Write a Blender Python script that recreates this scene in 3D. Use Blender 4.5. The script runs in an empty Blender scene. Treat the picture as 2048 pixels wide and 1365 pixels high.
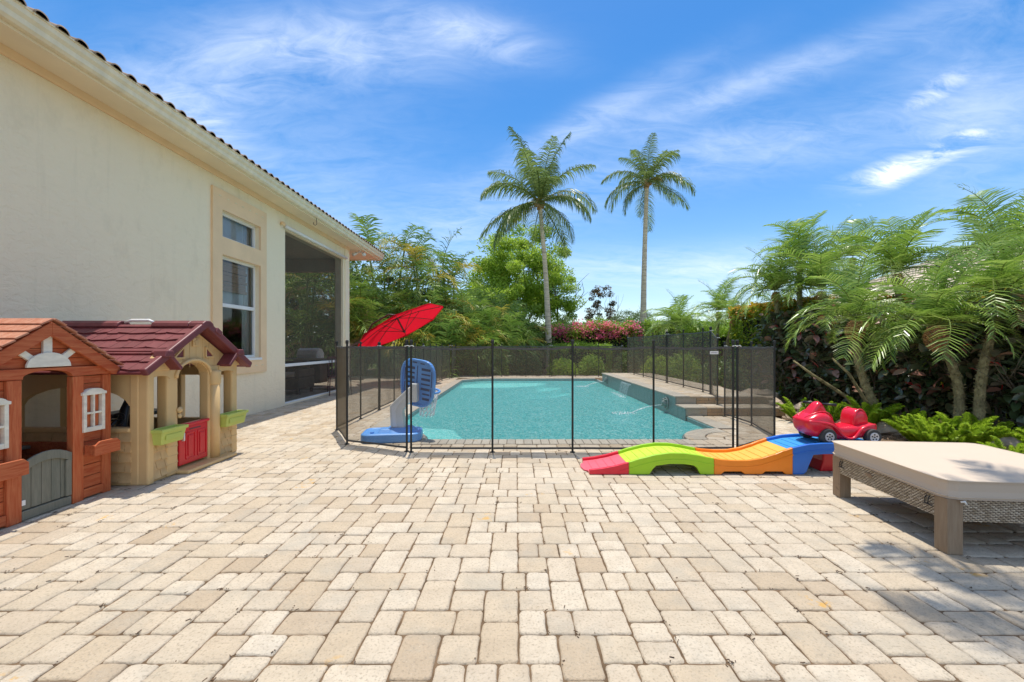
import bpy, math, random
import numpy as np
from mathutils import Vector, Matrix
random.seed(7); RNG = np.random.default_rng(7)
S = bpy.context.scene
COL = S.collection
R = math.radians
CAMH = 1.21

# ------------------------------------------------------------ camera
cam = bpy.data.cameras.new('camera'); co = bpy.data.objects.new('camera', cam); COL.objects.link(co)
cam.sensor_width = 36; cam.lens = 835 / 2048 * 36
cam.shift_x = -8 / 2048; cam.shift_y = 9.5 / 2048
cam.clip_start = 0.05; cam.clip_end = 2000
co.location = (0, 0, CAMH); co.rotation_euler = (R(90), 0, 0)
S.camera = co

# ------------------------------------------------------------ view, sun, sky
S.view_settings.view_transform = 'Standard'; S.view_settings.look = 'None'
S.view_settings.gamma = 1; S.view_settings.use_curve_mapping = False
S.view_settings.exposure = 0.72
SUN_EL = 79
sun = bpy.data.lights.new('sun', 'SUN'); sun.energy = 3.0; sun.angle = R(0.55); sun.color = (1.0, 0.945, 0.85)
so = bpy.data.objects.new('sun', sun); COL.objects.link(so)
so.rotation_euler = (R(-(90 - SUN_EL)), R(-1.5), 0); so.location = (0, 0, 30)

W = bpy.data.worlds.new('World'); S.world = W; W.use_nodes = True
def make_sky():
    nt = W.node_tree; N = nt.nodes; L = nt.links; N.clear()
    out = N.new('ShaderNodeOutputWorld'); bg = N.new('ShaderNodeBackground'); bg.inputs['Strength'].default_value = 0.15
    sky = N.new('ShaderNodeTexSky'); sky.sky_type = 'NISHITA'; sky.sun_disc = False
    sky.sun_elevation = R(SUN_EL); sky.sun_rotation = 0.0; sky.air_density = 1.0; sky.dust_density = 0.6; sky.ozone_density = 2.2
    hs = N.new('ShaderNodeHueSaturation'); hs.inputs['Hue'].default_value = SKY['hue']; hs.inputs['Saturation'].default_value = SKY['sat']; hs.inputs['Value'].default_value = SKY['val']
    L.new(sky.outputs[0], hs.inputs['Color'])
    tc = N.new('ShaderNodeTexCoord')
    def vm(op, a, b=None):
        n = N.new('ShaderNodeVectorMath'); n.operation = op
        for i, x in enumerate((a, b)):
            if x is None: continue
            if isinstance(x, tuple): n.inputs[i].default_value = x
            else: L.new(x, n.inputs[i])
        return n.outputs['Value'] if op in ('DOT_PRODUCT', 'LENGTH', 'DISTANCE') else n.outputs[0]
    def m(op, a, b=None, c=None, clamp=False):
        n = N.new('ShaderNodeMath'); n.operation = op; n.use_clamp = clamp
        for i, x in enumerate((a, b, c)):
            if x is None: continue
            if isinstance(x, (int, float)): n.inputs[i].default_value = x
            else: L.new(x, n.inputs[i])
        return n.outputs[0]
    d = vm('NORMALIZE', tc.outputs['Generated'])
    sep = N.new('ShaderNodeSeparateXYZ'); L.new(d, sep.inputs[0])
    # cloud layer coordinates: the ray meets a flat layer overhead
    zz = m('ADD', m('MAXIMUM', sep.outputs[2], 0.0), 0.22)
    cb = N.new('ShaderNodeCombineXYZ'); L.new(m('DIVIDE', sep.outputs[0], zz), cb.inputs[0]); L.new(m('DIVIDE', sep.outputs[1], zz), cb.inputs[1])
    def noise(rot, scl, scale, det=9, rough=.6, dist=.6):
        mp = N.new('ShaderNodeMapping'); mp.inputs['Rotation'].default_value = (0, 0, R(rot)); mp.inputs['Scale'].default_value = scl
        L.new(cb.outputs[0], mp.inputs[0])
        n = N.new('ShaderNodeTexNoise'); n.inputs['Scale'].default_value = scale; n.inputs['Detail'].default_value = det
        n.inputs['Roughness'].default_value = rough; n.inputs['Distortion'].default_value = dist
        L.new(mp.outputs[0], n.inputs['Vector']); return n.outputs['Fac']
    def blob(px, py, rx, ry, ang, w):
        c = Vector(((px - 1032) / 835, 1, (692 - py) / 835)); k = c.length; c /= k
        a = R(ang); u = Vector((1, 0, 0)); u = (u - u.dot(c) * c).normalized(); v = u.cross(c).normalized()
        if v.z < 0: v = -v
        e1 = u * math.cos(a) + v * math.sin(a); e2 = -u * math.sin(a) + v * math.cos(a)
        df = vm('SUBTRACT', d, tuple(c))
        x = m('MULTIPLY', vm('DOT_PRODUCT', df, tuple(e1)), 835 * k / rx); y = m('MULTIPLY', vm('DOT_PRODUCT', df, tuple(e2)), 835 * k / ry)
        r2 = m('ADD', m('MULTIPLY', x, x), m('MULTIPLY', y, y))
        front = m('GREATER_THAN', vm('DOT_PRODUCT', d, tuple(c)), 0.0)
        return m('MULTIPLY', m('MULTIPLY', m('EXPONENT', m('MULTIPLY', r2, -1.0)), front), w)
    wis = noise(24, (1.0, 3.0, 1), 2.0, 10, .60, .5)
    fine = noise(-12, (2.2, 5.0, 1), 2.6, 8, .65, 1.2)
    mask = None
    for b in SKY['blobs']:
        x = blob(*b); mask = x if mask is None else m('ADD', mask, x)
    mask = m('ADD', mask, m('MULTIPLY', m('MULTIPLY', m('SUBTRACT', 0.6, sep.outputs[1]), 3.0, None, True), 0.6))   # thin cloud added outside the view to whiten the blue fill light
    base = m('MULTIPLY', m('SUBTRACT', wis, 0.66, None), 1.1)
    ww = m('ADD', m('MULTIPLY', wis, 0.6), m('MULTIPLY', fine, 0.55))
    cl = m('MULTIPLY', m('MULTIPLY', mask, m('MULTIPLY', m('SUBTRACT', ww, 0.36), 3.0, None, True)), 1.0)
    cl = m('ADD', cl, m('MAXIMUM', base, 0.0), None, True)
    puff = None
    for b in SKY['puffs']:
        x = blob(*b); puff = x if puff is None else m('ADD', puff, x)
    pf = m('MULTIPLY', m('MULTIPLY', puff, 1.5), m('MULTIPLY', m('SUBTRACT', m('ADD', m('MULTIPLY', fine, .6), m('MULTIPLY', wis, .5)), 0.42), 4.5, None, True), None, True)
    cl = m('MAXIMUM', cl, pf)
    hz = m('MULTIPLY', m('EXPONENT', m('MULTIPLY', m('MAXIMUM', sep.outputs[2], 0.0), -5.5)), SKY['haze'])
    cl = m('MAXIMUM', m('MULTIPLY', cl, 0.85), 0.0)
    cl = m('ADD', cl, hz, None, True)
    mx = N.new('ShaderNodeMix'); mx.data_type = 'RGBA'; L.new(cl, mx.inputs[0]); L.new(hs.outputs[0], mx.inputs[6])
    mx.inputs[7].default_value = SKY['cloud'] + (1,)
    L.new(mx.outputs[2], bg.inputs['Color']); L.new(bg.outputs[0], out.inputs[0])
SKY = dict(hue=0.5, sat=1.45, val=.74, haze=0.38, cloud=(4.6, 5.0, 5.6),
    blobs=[(400, 200, 200, 80, 18, .42), (680, 95, 260, 62, 2, .55), (960, 72, 130, 32, -12, .55), (400, 250, 110, 40, -35, .3),
           (1500, 170, 280, 30, 20, .42), (1180, 240, 200, 28, 25, .4), (1500, 290, 280, 55, 8, .36), (1000, 430, 260, 60, 12, .36),
           (1950, 230, 120, 180, 30, .35), (1500, 540, 500, 40, 0, .5), (600, 400, 250, 120, 30, .25)],
    puffs=[(1845, 320, 95, 22, 22, .8), (1785, 352, 40, 20, 25, .75), (1870, 185, 52, 26, 38, .62), (1925, 270, 40, 10, 10, .6)])
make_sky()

# ------------------------------------------------------------ helpers
def wl(o):
    v = Vector((0, 0, 0))
    while o is not None: v += o.location; o = o.parent
    return v
class MB:
    def __init__(s): s.v = []; s.f = []; s.m = []
    def add(s, vs, fs, mi=0):
        k = len(s.v); s.v += [tuple(p) for p in vs]; s.f += [tuple(i + k for i in f) for f in fs]; s.m += [mi] * len(fs); return s
    def box(s, x0, x1, y0, y1, z0, z1, mi=0):
        vs = [(x, y, z) for z in (z0, z1) for y in (y0, y1) for x in (x0, x1)]
        return s.add(vs, [(0, 2, 3, 1), (4, 5, 7, 6), (0, 1, 5, 4), (2, 6, 7, 3), (0, 4, 6, 2), (1, 3, 7, 5)], mi)
    def obox(s, c, ax, ay, az, mi=0):   # oriented box: centre and three half-axis vectors
        c = Vector(c); ax = Vector(ax); ay = Vector(ay); az = Vector(az)
        vs = [c + i * ax + j * ay + k * az for k in (-1, 1) for j in (-1, 1) for i in (-1, 1)]
        return s.add(vs, [(0, 2, 3, 1), (4, 5, 7, 6), (0, 1, 5, 4), (2, 6, 7, 3), (0, 4, 6, 2), (1, 3, 7, 5)], mi)
    def beam(s, a, b, w, h, up=(0, 0, 1), mi=0):
        a = Vector(a); b = Vector(b); d = (b - a); n = d.normalized(); sd = n.cross(Vector(up)).normalized(); u = sd.cross(n)
        return s.obox((a + b) / 2, d / 2, sd * w / 2, u * h / 2, mi)
    def prism(s, pts, ax, a, b, mi=0):  # polygon pts (2d) swept along axis ax from a to b
        def P(p, t): return (t, p[0], p[1]) if ax == 'x' else (p[0], t, p[1]) if ax == 'y' else (p[0], p[1], t)
        n = len(pts); vs = [P(p, a) for p in pts] + [P(p, b) for p in pts]
        return s.add(vs, [tuple(range(n))[::-1], tuple(range(n, 2 * n))] + [(i, (i + 1) % n, n + (i + 1) % n, n + i) for i in range(n)], mi)
    def tube(s, pts, rad, n=8, cap=True, mi=0):
        pts = [Vector(p) for p in pts]; m = len(pts); rad = rad if isinstance(rad, (list, tuple)) else [rad] * m
        k = len(s.v); prev = None; fs = []
        for i, p in enumerate(pts):
            t = (pts[min(i + 1, m - 1)] - pts[max(i - 1, 0)]).normalized()
            if prev is None: prev = Vector((1, 0, 0)) if abs(t.x) < .8 else Vector((0, 1, 0))
            u = (prev - prev.dot(t) * t).normalized(); w = t.cross(u); prev = u
            for j in range(n):
                a = 2 * math.pi * j / n; s.v.append(tuple(p + (u * math.cos(a) + w * math.sin(a)) * rad[i]))
        for i in range(m - 1):
            for j in range(n):
                a = k + i * n + j; b = k + i * n + (j + 1) % n; fs.append((a, b, b + n, a + n))
        if cap: fs += [tuple(k + j for j in range(n))[::-1], tuple(k + (m - 1) * n + j for j in range(n))]
        s.f += fs; s.m += [mi] * len(fs); return s
    def lathe(s, prof, c=(0, 0, 0), n=16, axis='z', mi=0):
        c = Vector(c); k = len(s.v); m = len(prof)
        for r, z in prof:
            for j in range(n):
                a = 2 * math.pi * j / n; x, y = r * math.cos(a), r * math.sin(a)
                s.v.append(tuple(c + (Vector((x, y, z)) if axis == 'z' else Vector((z, x, y)) if axis == 'x' else Vector((x, z, y)))))
        fs = [(k + i * n + j, k + i * n + (j + 1) % n, k + (i + 1) * n + (j + 1) % n, k + (i + 1) * n + j) for i in range(m - 1) for j in range(n)]
        fs += [tuple(k + j for j in range(n))[::-1], tuple(k + (m - 1) * n + j for j in range(n))]
        s.f += fs; s.m += [mi] * len(fs); return s
    def mesh(s, name, mat, smooth=False):
        me = bpy.data.meshes.new(name); me.from_pydata(s.v, [], s.f)
        for x in (mat if isinstance(mat, (list, tuple)) else [mat]): me.materials.append(x)
        if any(s.m): me.polygons.foreach_set('material_index', s.m)
        if smooth: me.polygons.foreach_set('use_smooth', [True] * len(me.polygons))
        me.update(); return me
    def build(s, name, mat, parent=None, bevel=0, smooth=False, local=False, loc=None, seg=2, kind=None, sub=0):
        if parent is not None and not local:
            o = wl(parent); s.v = [(a - o.x, b - o.y, c - o.z) for a, b, c in s.v]
        if parent is None and loc is None and not local and s.v:   # thing of one mesh: origin at its base
            A = np.array(s.v); o = Vector(((A[:, 0].min() + A[:, 0].max()) / 2, (A[:, 1].min() + A[:, 1].max()) / 2, A[:, 2].min()))
            s.v = [(a - o.x, b - o.y, c - o.z) for a, b, c in s.v]; loc = o
        ob = bpy.data.objects.new(name, s.mesh(name, mat, smooth)); COL.objects.link(ob); ob.parent = parent
        if loc is not None: ob.location = loc
        if bevel:
            md = ob.modifiers.new('bevel', 'BEVEL'); md.width = bevel; md.segments = seg; md.limit_method = 'ANGLE'; md.angle_limit = R(35)
        if sub:
            md = ob.modifiers.new('sub', 'SUBSURF'); md.levels = sub; md.render_levels = sub
        if kind: ob['kind'] = kind
        return ob
def tag(o, label, cat=None, group=None, kind=None):
    if label: o['label'] = label
    if cat: o['category'] = cat
    if group: o['group'] = group
    if kind: o['kind'] = kind
    return o
def thing(name, label, cat, loc=(0, 0, 0), rz=0, group=None, kind=None):
    o = bpy.data.objects.new(name, None); COL.objects.link(o); o.location = loc; o.rotation_euler = (0, 0, rz); o.empty_display_size = .1
    return tag(o, label, cat, group, kind)
def inst(name, me, parent, loc=(0, 0, 0), rot=(0, 0, 0), sc=1.0):
    o = bpy.data.objects.new(name, me); COL.objects.link(o); o.parent = parent; o.location = loc; o.rotation_euler = rot
    o.scale = (sc, sc, sc) if isinstance(sc, (int, float)) else sc
    return o
def npmesh(name, V, F, mat, smooth=False):
    me = bpy.data.meshes.new(name); V = np.asarray(V, np.float32); F = np.asarray(F, np.int32); n = F.shape[1]
    me.vertices.add(len(V)); me.vertices.foreach_set('co', V.ravel())
    me.loops.add(F.size); me.loops.foreach_set('vertex_index', F.ravel())
    me.polygons.add(len(F)); me.polygons.foreach_set('loop_start', np.arange(0, F.size, n, dtype=np.int32)); me.polygons.foreach_set('loop_total', np.full(len(F), n, np.int32))
    me.materials.append(mat); me.update(calc_edges=True)
    if smooth: me.polygons.foreach_set('use_smooth', [True] * len(F))
    return me

# ------------------------------------------------------------ materials
class NT:
    def __init__(s, name):
        s.mat = bpy.data.materials.new(name); s.mat.use_nodes = True; s.t = s.mat.node_tree; s.t.nodes.clear()
        s.out = s.n('ShaderNodeOutputMaterial')
    def n(s, ty, **k):
        x = s.t.nodes.new(ty)
        for a, b in k.items(): setattr(x, a, b)
        return x
    def l(s, a, b): s.t.links.new(a, b)
    def setin(s, node, i, v):
        if v is None: return
        if hasattr(v, 'links') or hasattr(v, 'is_linked'): s.l(v, node.inputs[i])
        elif isinstance(v, tuple) and len(v) == 3 and node.inputs[i].type == 'RGBA': node.inputs[i].default_value = v + (1,)
        else: node.inputs[i].default_value = v
    def m(s, op, a, b=None, c=None, clamp=False):
        x = s.n('ShaderNodeMath', operation=op, use_clamp=clamp)
        for i, v in enumerate((a, b, c)): s.setin(x, i, v)
        return x.outputs[0]
    def co(s, kind='Object', scale=(1, 1, 1), rot=(0, 0, 0)):
        if kind == 'World': src = s.n('ShaderNodeNewGeometry').outputs['Position']
        else: src = s.n('ShaderNodeTexCoord').outputs[kind]
        mp = s.n('ShaderNodeMapping'); s.l(src, mp.inputs[0]); mp.inputs['Scale'].default_value = scale; mp.inputs['Rotation'].default_value = rot
        return mp.outputs[0]
    def noise(s, co, scale, det=5, rough=.55, dist=0):
        x = s.n('ShaderNodeTexNoise'); s.l(co, x.inputs['Vector']); x.inputs['Scale'].default_value = scale; x.inputs['Detail'].default_value = det
        x.inputs['Roughness'].default_value = rough; x.inputs['Distortion'].default_value = dist; return x.outputs['Fac']
    def ramp(s, f, stops, interp='LINEAR'):
        x = s.n('ShaderNodeValToRGB'); s.l(f, x.inputs[0]); cr = x.color_ramp; cr.interpolation = interp
        while len(cr.elements) < len(stops): cr.elements.new(.5)
        for e, (p, c) in zip(cr.elements, stops): e.position = p; e.color = (c if isinstance(c, tuple) else (c, c, c)) + (1,)
        return x.outputs[0]
    def mix(s, f, a, b, bt='MIX'):
        x = s.n('ShaderNodeMix', data_type='RGBA', blend_type=bt); s.setin(x, 0, f); s.setin(x, 6, a); s.setin(x, 7, b); return x.outputs[2]
    def bump(s, h, st=.3, dist=.01):
        x = s.n('ShaderNodeBump'); s.l(h, x.inputs['Height']); x.inputs['Strength'].default_value = st; x.inputs['Distance'].default_value = dist; return x.outputs[0]
    def rnd(s):
        o = s.n('ShaderNodeObjectInfo').outputs['Random']; g = s.n('ShaderNodeNewGeometry').outputs['Random Per Island']
        return s.m('FRACT', s.m('ADD', o, g))
    def bsdf(s, base, rough=.6, normal=None, spec=.4, metal=0, **k):
        b = s.n('ShaderNodeBsdfPrincipled'); s.setin(b, 'Base Color', base); s.setin(b, 'Roughness', rough); s.setin(b, 'Metallic', metal)
        s.setin(b, 'Specular IOR Level', spec)
        if normal is not None: s.l(normal, b.inputs['Normal'])
        for a, v in k.items(): s.setin(b, a.replace('_', ' '), v)
        s.l(b.outputs[0], s.out.inputs[0]); return b
def simple(name, c, rough=.6, var=.12, vs=4, bs=60, bst=.15, bd=.002, spec=.4, metal=0, kind='Object', stretch=(1, 1, 1)):
    t = NT(name); c0 = t.co(kind, stretch)
    n1 = t.noise(c0, vs, 6); n2 = t.noise(c0, bs, 4)
    lo = tuple(x * (1 - var) for x in c); hi = tuple(min(1, x * (1 + var)) for x in c)
    base = t.ramp(n1, [(.3, lo), (.7, hi)])
    t.bsdf(base, t.m('ADD', t.m('MULTIPLY', n2, .15), rough - .07), t.bump(n2, bst, bd), spec, metal)
    return t.mat
def leafmat(name, cols, trans=.35, rough=.45, spec=.35, dead=None):
    t = NT(name); g = t.n('ShaderNodeNewGeometry'); rp = t.m('FRACT', t.m('ADD', g.outputs['Random Per Island'], t.n('ShaderNodeObjectInfo').outputs['Random']))
    n = len(cols); col = t.ramp(rp, [(i / (n - 1), c) for i, c in enumerate(cols)])
    w = t.noise(t.co('World'), 1.3, 3); col = t.mix(t.m('MULTIPLY', t.m('SUBTRACT', w, .35, None, True), .9), col, tuple(min(1, x * 1.5 + .01) for x in cols[-1]))
    if dead: col = t.mix(t.m('GREATER_THAN', rp, dead[1]), col, dead[0])
    b = t.n('ShaderNodeBsdfPrincipled'); t.setin(b, 'Base Color', col); t.setin(b, 'Roughness', rough); t.setin(b, 'Specular IOR Level', spec)
    tr = t.n('ShaderNodeBsdfTranslucent'); t.l(t.mix(1.0, col, (1.0, 1.15, .55), 'MULTIPLY') if False else col, tr.inputs[0])
    mx = t.n('ShaderNodeMixShader'); mx.inputs[0].default_value = trans; t.l(b.outputs[0], mx.inputs[1]); t.l(tr.outputs[0], mx.inputs[2]); t.l(mx.outputs[0], t.out.inputs[0])
    return t.mat
M = {}
def paver_mat(name, cols, sat=1):
    t = NT(name); r = t.rnd(); w = t.co('World')
    base = t.ramp(r, cols)
    big = t.noise(w, 1.1, 4); blot = t.noise(w, 11, 6, .65); fine = t.noise(w, 190, 3, .7); speck = t.noise(w, 95, 3, .6)
    base = t.mix(t.m('MULTIPLY', t.ramp(blot, [(.42, 0.0), (.72, 1.0)]), .38), base, (.34, .27, .19))
    base = t.mix(t.m('MULTIPLY', t.ramp(big, [(.45, 0.0), (.75, 1.0)]), .25), base, (.33, .25, .17))
    base = t.mix(t.ramp(speck, [(.54, 0.0), (.66, .6)]), base, (.26, .21, .15))
    pit = t.noise(w, 60, 4, .75); base = t.mix(t.ramp(pit, [(.60, 0.0), (.72, .6)]), base, (.30, .26, .20)); gm = t.noise(w, 3.2, 5, .65); base = t.mix(t.ramp(gm, [(.50, 0.0), (.68, .45)]), base, (.36, .33, .27))
    base = t.mix(t.ramp(fine, [(.58, 0.0), (.75, .5)]), base, (.78, .70, .58))
    rs = t.noise(w, 2.3, 2, .4); rust = t.noise(w, 17, 5, .7)
    base = t.mix(t.m('MULTIPLY', t.ramp(rs, [(.675, 0.0), (.71, 1.0)]), t.ramp(rust, [(.52, 0.0), (.60, .75)])), base, (.62, .34, .06))
    h = t.m('ADD', t.m('MULTIPLY', t.noise(w, 38, 6, .7), 1.6), t.m('MULTIPLY', fine, .5))
    t.bsdf(base, .88, t.bump(h, .9, .006), .2); return t.mat
M['paver'] = paver_mat('paver_stone', [(0, (.53, .44, .32)), (.2, (.58, .49, .37)), (.45, (.62, .535, .415)), (.62, (.56, .47, .355)), (.78, (.53, .43, .305)), (.9, (.46, .36, .25)), (1, (.63, .55, .435))])
M['coping'] = paver_mat('coping_stone', [(0, (.44, .41, .34)), (.5, (.50, .46, .38)), (1, (.40, .37, .31))])
M['copewarm'] = paver_mat('riser_stone', [(0, (.50, .30, .15)), (.5, (.56, .36, .19)), (1, (.46, .33, .20))])
M['joint'] = simple('joint_sand', (.15, .10, .06), .95, .5, 6, 90, .8, .01, .1, kind='World')
def stucco(name, c):
    t = NT(name); w = t.co('World'); big = t.noise(w, .7, 3); st = t.noise(t.co('World', (1, 1, 1.6)), 9, 6, .6, .6); fi = t.noise(w, 55, 4, .6)
    v = t.ramp(st, [(.38, 0.0), (.5, .55), (.62, .7), (.66, 1.0)])
    base = t.mix(t.m('MULTIPLY', big, .35), c, tuple(x * .86 for x in c))
    dirt = t.noise(t.co('World', (1, 1, .5)), 3.5, 5, .7)
    base = t.mix(t.m('MULTIPLY', t.ramp(dirt, [(.55, 0.0), (.8, 1.0)]), .25), base, (.50, .42, .28))
    strk = t.noise(t.co('World', (1, 2.2, .12)), 2.6, 5, .7); base = t.mix(t.ramp(strk, [(.56, 0.0), (.74, .2)]), base, (.50, .44, .30))
    t.bsdf(base, .9, t.bump(t.m('ADD', v, t.m('MULTIPLY', fi, .35)), .42, .012), .15); return t.mat
M['stucco'] = stucco('cream_stucco', (.93, .80, .58))
M['trim'] = simple('peach_trim', (.86, .62, .38), .85, .05, 3, 70, .35, .003, .15)
M['gutter'] = simple('painted_gutter', (.80, .70, .50), .45, .10, 3, 40, .05, .002, .4, stretch=(1, 3, 1))
M['soffit'] = simple('soffit_paint', (.84, .71, .50), .8, .06, 2, 40, .15, .002, .2)
M['white'] = simple('white_paint', (.78, .78, .76), .5, .04, 3, 60, .08)
M['whitew'] = simple('weathered_white_wood', (.74, .71, .60), .7, .14, 9, 60, .25, stretch=(1, 1, 3))
M['tile'] = simple('clay_roof_tile', (.27, .195, .14), .85, .35, 7, 60, .4, .004, .2, kind='World')
def glass_pane():
    t = NT('window_glass'); t.bsdf((.028, .032, .035), .04, None, .55); return t.mat
M['glass'] = glass_pane()
def wood(name, c1, c2, c3, sc=(1, 1, 1)):
    t = NT(name); w = t.co('Object', sc); r = t.rnd(); g = t.noise(w, 7, 8, .65, .8); k = t.noise(t.co('Object'), 5, 3, .5, 1.5); f = t.noise(w, 40, 4)
    base = t.mix(r, c1, c2); base = t.mix(t.ramp(g, [(.35, 0.0), (.7, .8)]), base, c3)
    base = t.mix(t.ramp(k, [(.66, 0.0), (.74, .7)]), base, tuple(x * .35 for x in c1))
    t.bsdf(base, .62, t.bump(t.m('ADD', g, t.m('MULTIPLY', f, .4)), .35, .003), .3); return t.mat
M['cedar'] = wood('stained_cedar_across', (.47, .085, .026), (.33, .055, .018), (.58, .20, .08), (9, .8, 9))
M['cedarv'] = wood('stained_cedar_upright', (.50, .095, .028), (.37, .063, .02), (.60, .21, .085), (9, 9, .8))
M['cedroof'] = wood('sun_bleached_cedar', (.36, .10, .05), (.42, .16, .085), (.56, .31, .21), (6, .8, 6))
M['greywood'] = wood('grey_green_wood', (.17, .17, .13), (.13, .145, .115), (.25, .24, .19), (9, 9, 1))
M['tan'] = simple('tan_plastic', (.68, .46, .21), .42, .07, 4, 200, .05, .001, .45)
M['tandark'] = simple('tan_shingle_plastic', (.62, .42, .20), .5, .16, 9, 140, .12, .001, .35)
M['maroon'] = simple('maroon_plastic', (.17, .038, .042), .5, .2, 6, 160, .06, .001, .5)
M['lime'] = simple('lime_plastic', (.48, .54, .12), .4, .05, 5, 160, .04)
M['redp'] = simple('red_plastic', (.62, .012, .022), .3, .05, 5, 160, .03, .001, .55)
M['red'] = simple('bright_red_plastic', (.70, .010, .035), .24, .05, 5, 160, .03, .001, .6)
M['pinkred'] = simple('faded_red_plastic', (.72, .12, .16), .45, .08, 5, 160, .03)
M['green'] = simple('lime_green_plastic', (.33, .58, .012), .33, .06, 5, 160, .03, .001, .5)
M['greenl'] = simple('lime_green_track', (.50, .68, .05), .5, .06, 5, 160, .03)
M['orange'] = simple('orange_plastic', (.85, .24, .012), .33, .06, 5, 160, .03, .001, .5)
M['orangel'] = simple('pale_orange_track', (.85, .42, .07), .5, .06, 5, 160, .03)
M['blue'] = simple('blue_plastic', (.025, .16, .60), .33, .06, 5, 160, .03, .001, .5)
M['bluel'] = simple('light_blue_track', (.04, .28, .62), .5, .06, 5, 160, .03)
M['hoopblue'] = simple('hoop_blue_plastic', (.12, .36, .80), .38, .07, 5, 120, .05, .001, .45)
M['hoopgrey'] = simple('pale_grey_plastic', (.70, .70, .66), .45, .06, 5, 120, .05)
M['black'] = simple('black_metal', (.022, .022, .02), .45, .2, 9, 90, .06)
M['darkpl'] = simple('black_plastic', (.018, .018, .02), .4, .2, 9, 90, .06)
M['rubber'] = simple('grey_black_tyre', (.05, .05, .048), .7, .2, 20, 90, .3)
M['chrome'] = simple('silver_hub', (.55, .55, .56), .35, .08, 9, 90, .04, metal=.4)
M['brownmetal'] = simple('bronze_umbrella_frame', (.09, .045, .04), .4, .2, 9, 90, .06)
M['cushion'] = None
def fabric(name, c, sc=420, tr=0):
    t = NT(name); w = t.co('Object'); wv = t.n('ShaderNodeTexWave'); t.l(w, wv.inputs[0]); wv.inputs['Scale'].default_value = sc / 6
    wv.bands_direction = 'X'; wv2 = t.n('ShaderNodeTexWave'); t.l(w, wv2.inputs[0]); wv2.inputs['Scale'].default_value = sc / 6; wv2.bands_direction = 'Y'
    n = t.noise(w, 5, 4); f = t.noise(w, 300, 2)
    base = t.mix(t.m('MULTIPLY', n, .3), c, tuple(x * .82 for x in c)); base = t.mix(t.m('MULTIPLY', f, .25), base, tuple(x * .7 for x in c))
    b = t.bsdf(base, .9, t.bump(t.m('ADD', wv.outputs['Fac'], wv2.outputs['Fac']), .25, .0015), .1)
    if tr:
        tl = t.n('ShaderNodeBsdfTranslucent'); t.setin(tl, 0, c); mx = t.n('ShaderNodeMixShader'); mx.inputs[0].default_value = tr
        t.l(b.outputs[0], mx.inputs[1]); t.l(tl.outputs[0], mx.inputs[2]); t.l(mx.outputs[0], t.out.inputs[0])
    return t.mat
M['cushion'] = fabric('taupe_cushion', (.61, .50, .39))
M['canopy'] = fabric('red_canopy', (.72, .012, .03), 200, .45)
M['legwood'] = wood('grey_brown_leg', (.27, .185, .115), (.24, .165, .105), (.36, .27, .18), (14, 14, 1))
def wick():
    t = NT('wicker_strand'); r = t.rnd(); t.bsdf(t.ramp(r, [(0, (.38, .30, .20)), (.5, (.52, .43, .31)), (1, (.66, .57, .44))]), .55, None, .3); return t.mat
M['wicker'] = wick()
def meshfab(name, c, a0, hi=.97):   # woven net: the more slanting the look through it, the more thread is met
    t = NT(name); lw = t.n('ShaderNodeLayerWeight'); lw.inputs[0].default_value = .5
    cs = t.m('MAXIMUM', t.m('SUBTRACT', 1.0, lw.outputs['Facing']), .05)
    w = t.co('World'); n = t.noise(w, 2.0, 3); cs = t.m('POWER', cs, .62)
    al = t.m('MINIMUM', t.m('DIVIDE', t.m('ADD', a0 - .04, t.m('MULTIPLY', n, .08)), cs), hi)
    d = t.n('ShaderNodeBsdfDiffuse'); t.l(t.mix(n, c, tuple(x * .75 for x in c)), d.inputs[0]); tr = t.n('ShaderNodeBsdfTransparent')
    mx = t.n('ShaderNodeMixShader'); t.l(al, mx.inputs[0]); t.l(tr.outputs[0], mx.inputs[1]); t.l(d.outputs[0], mx.inputs[2]); t.l(mx.outputs[0], t.out.inputs[0])
    return t.mat
M['net'] = meshfab('pool_fence_mesh', (.18, .155, .115), .28, .86)
M['screen'] = meshfab('insect_screen', (.12, .105, .085), .30)
M['band'] = simple('black_binding', (.085, .082, .075), .7, .2, 30, 200, .1)
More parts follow.
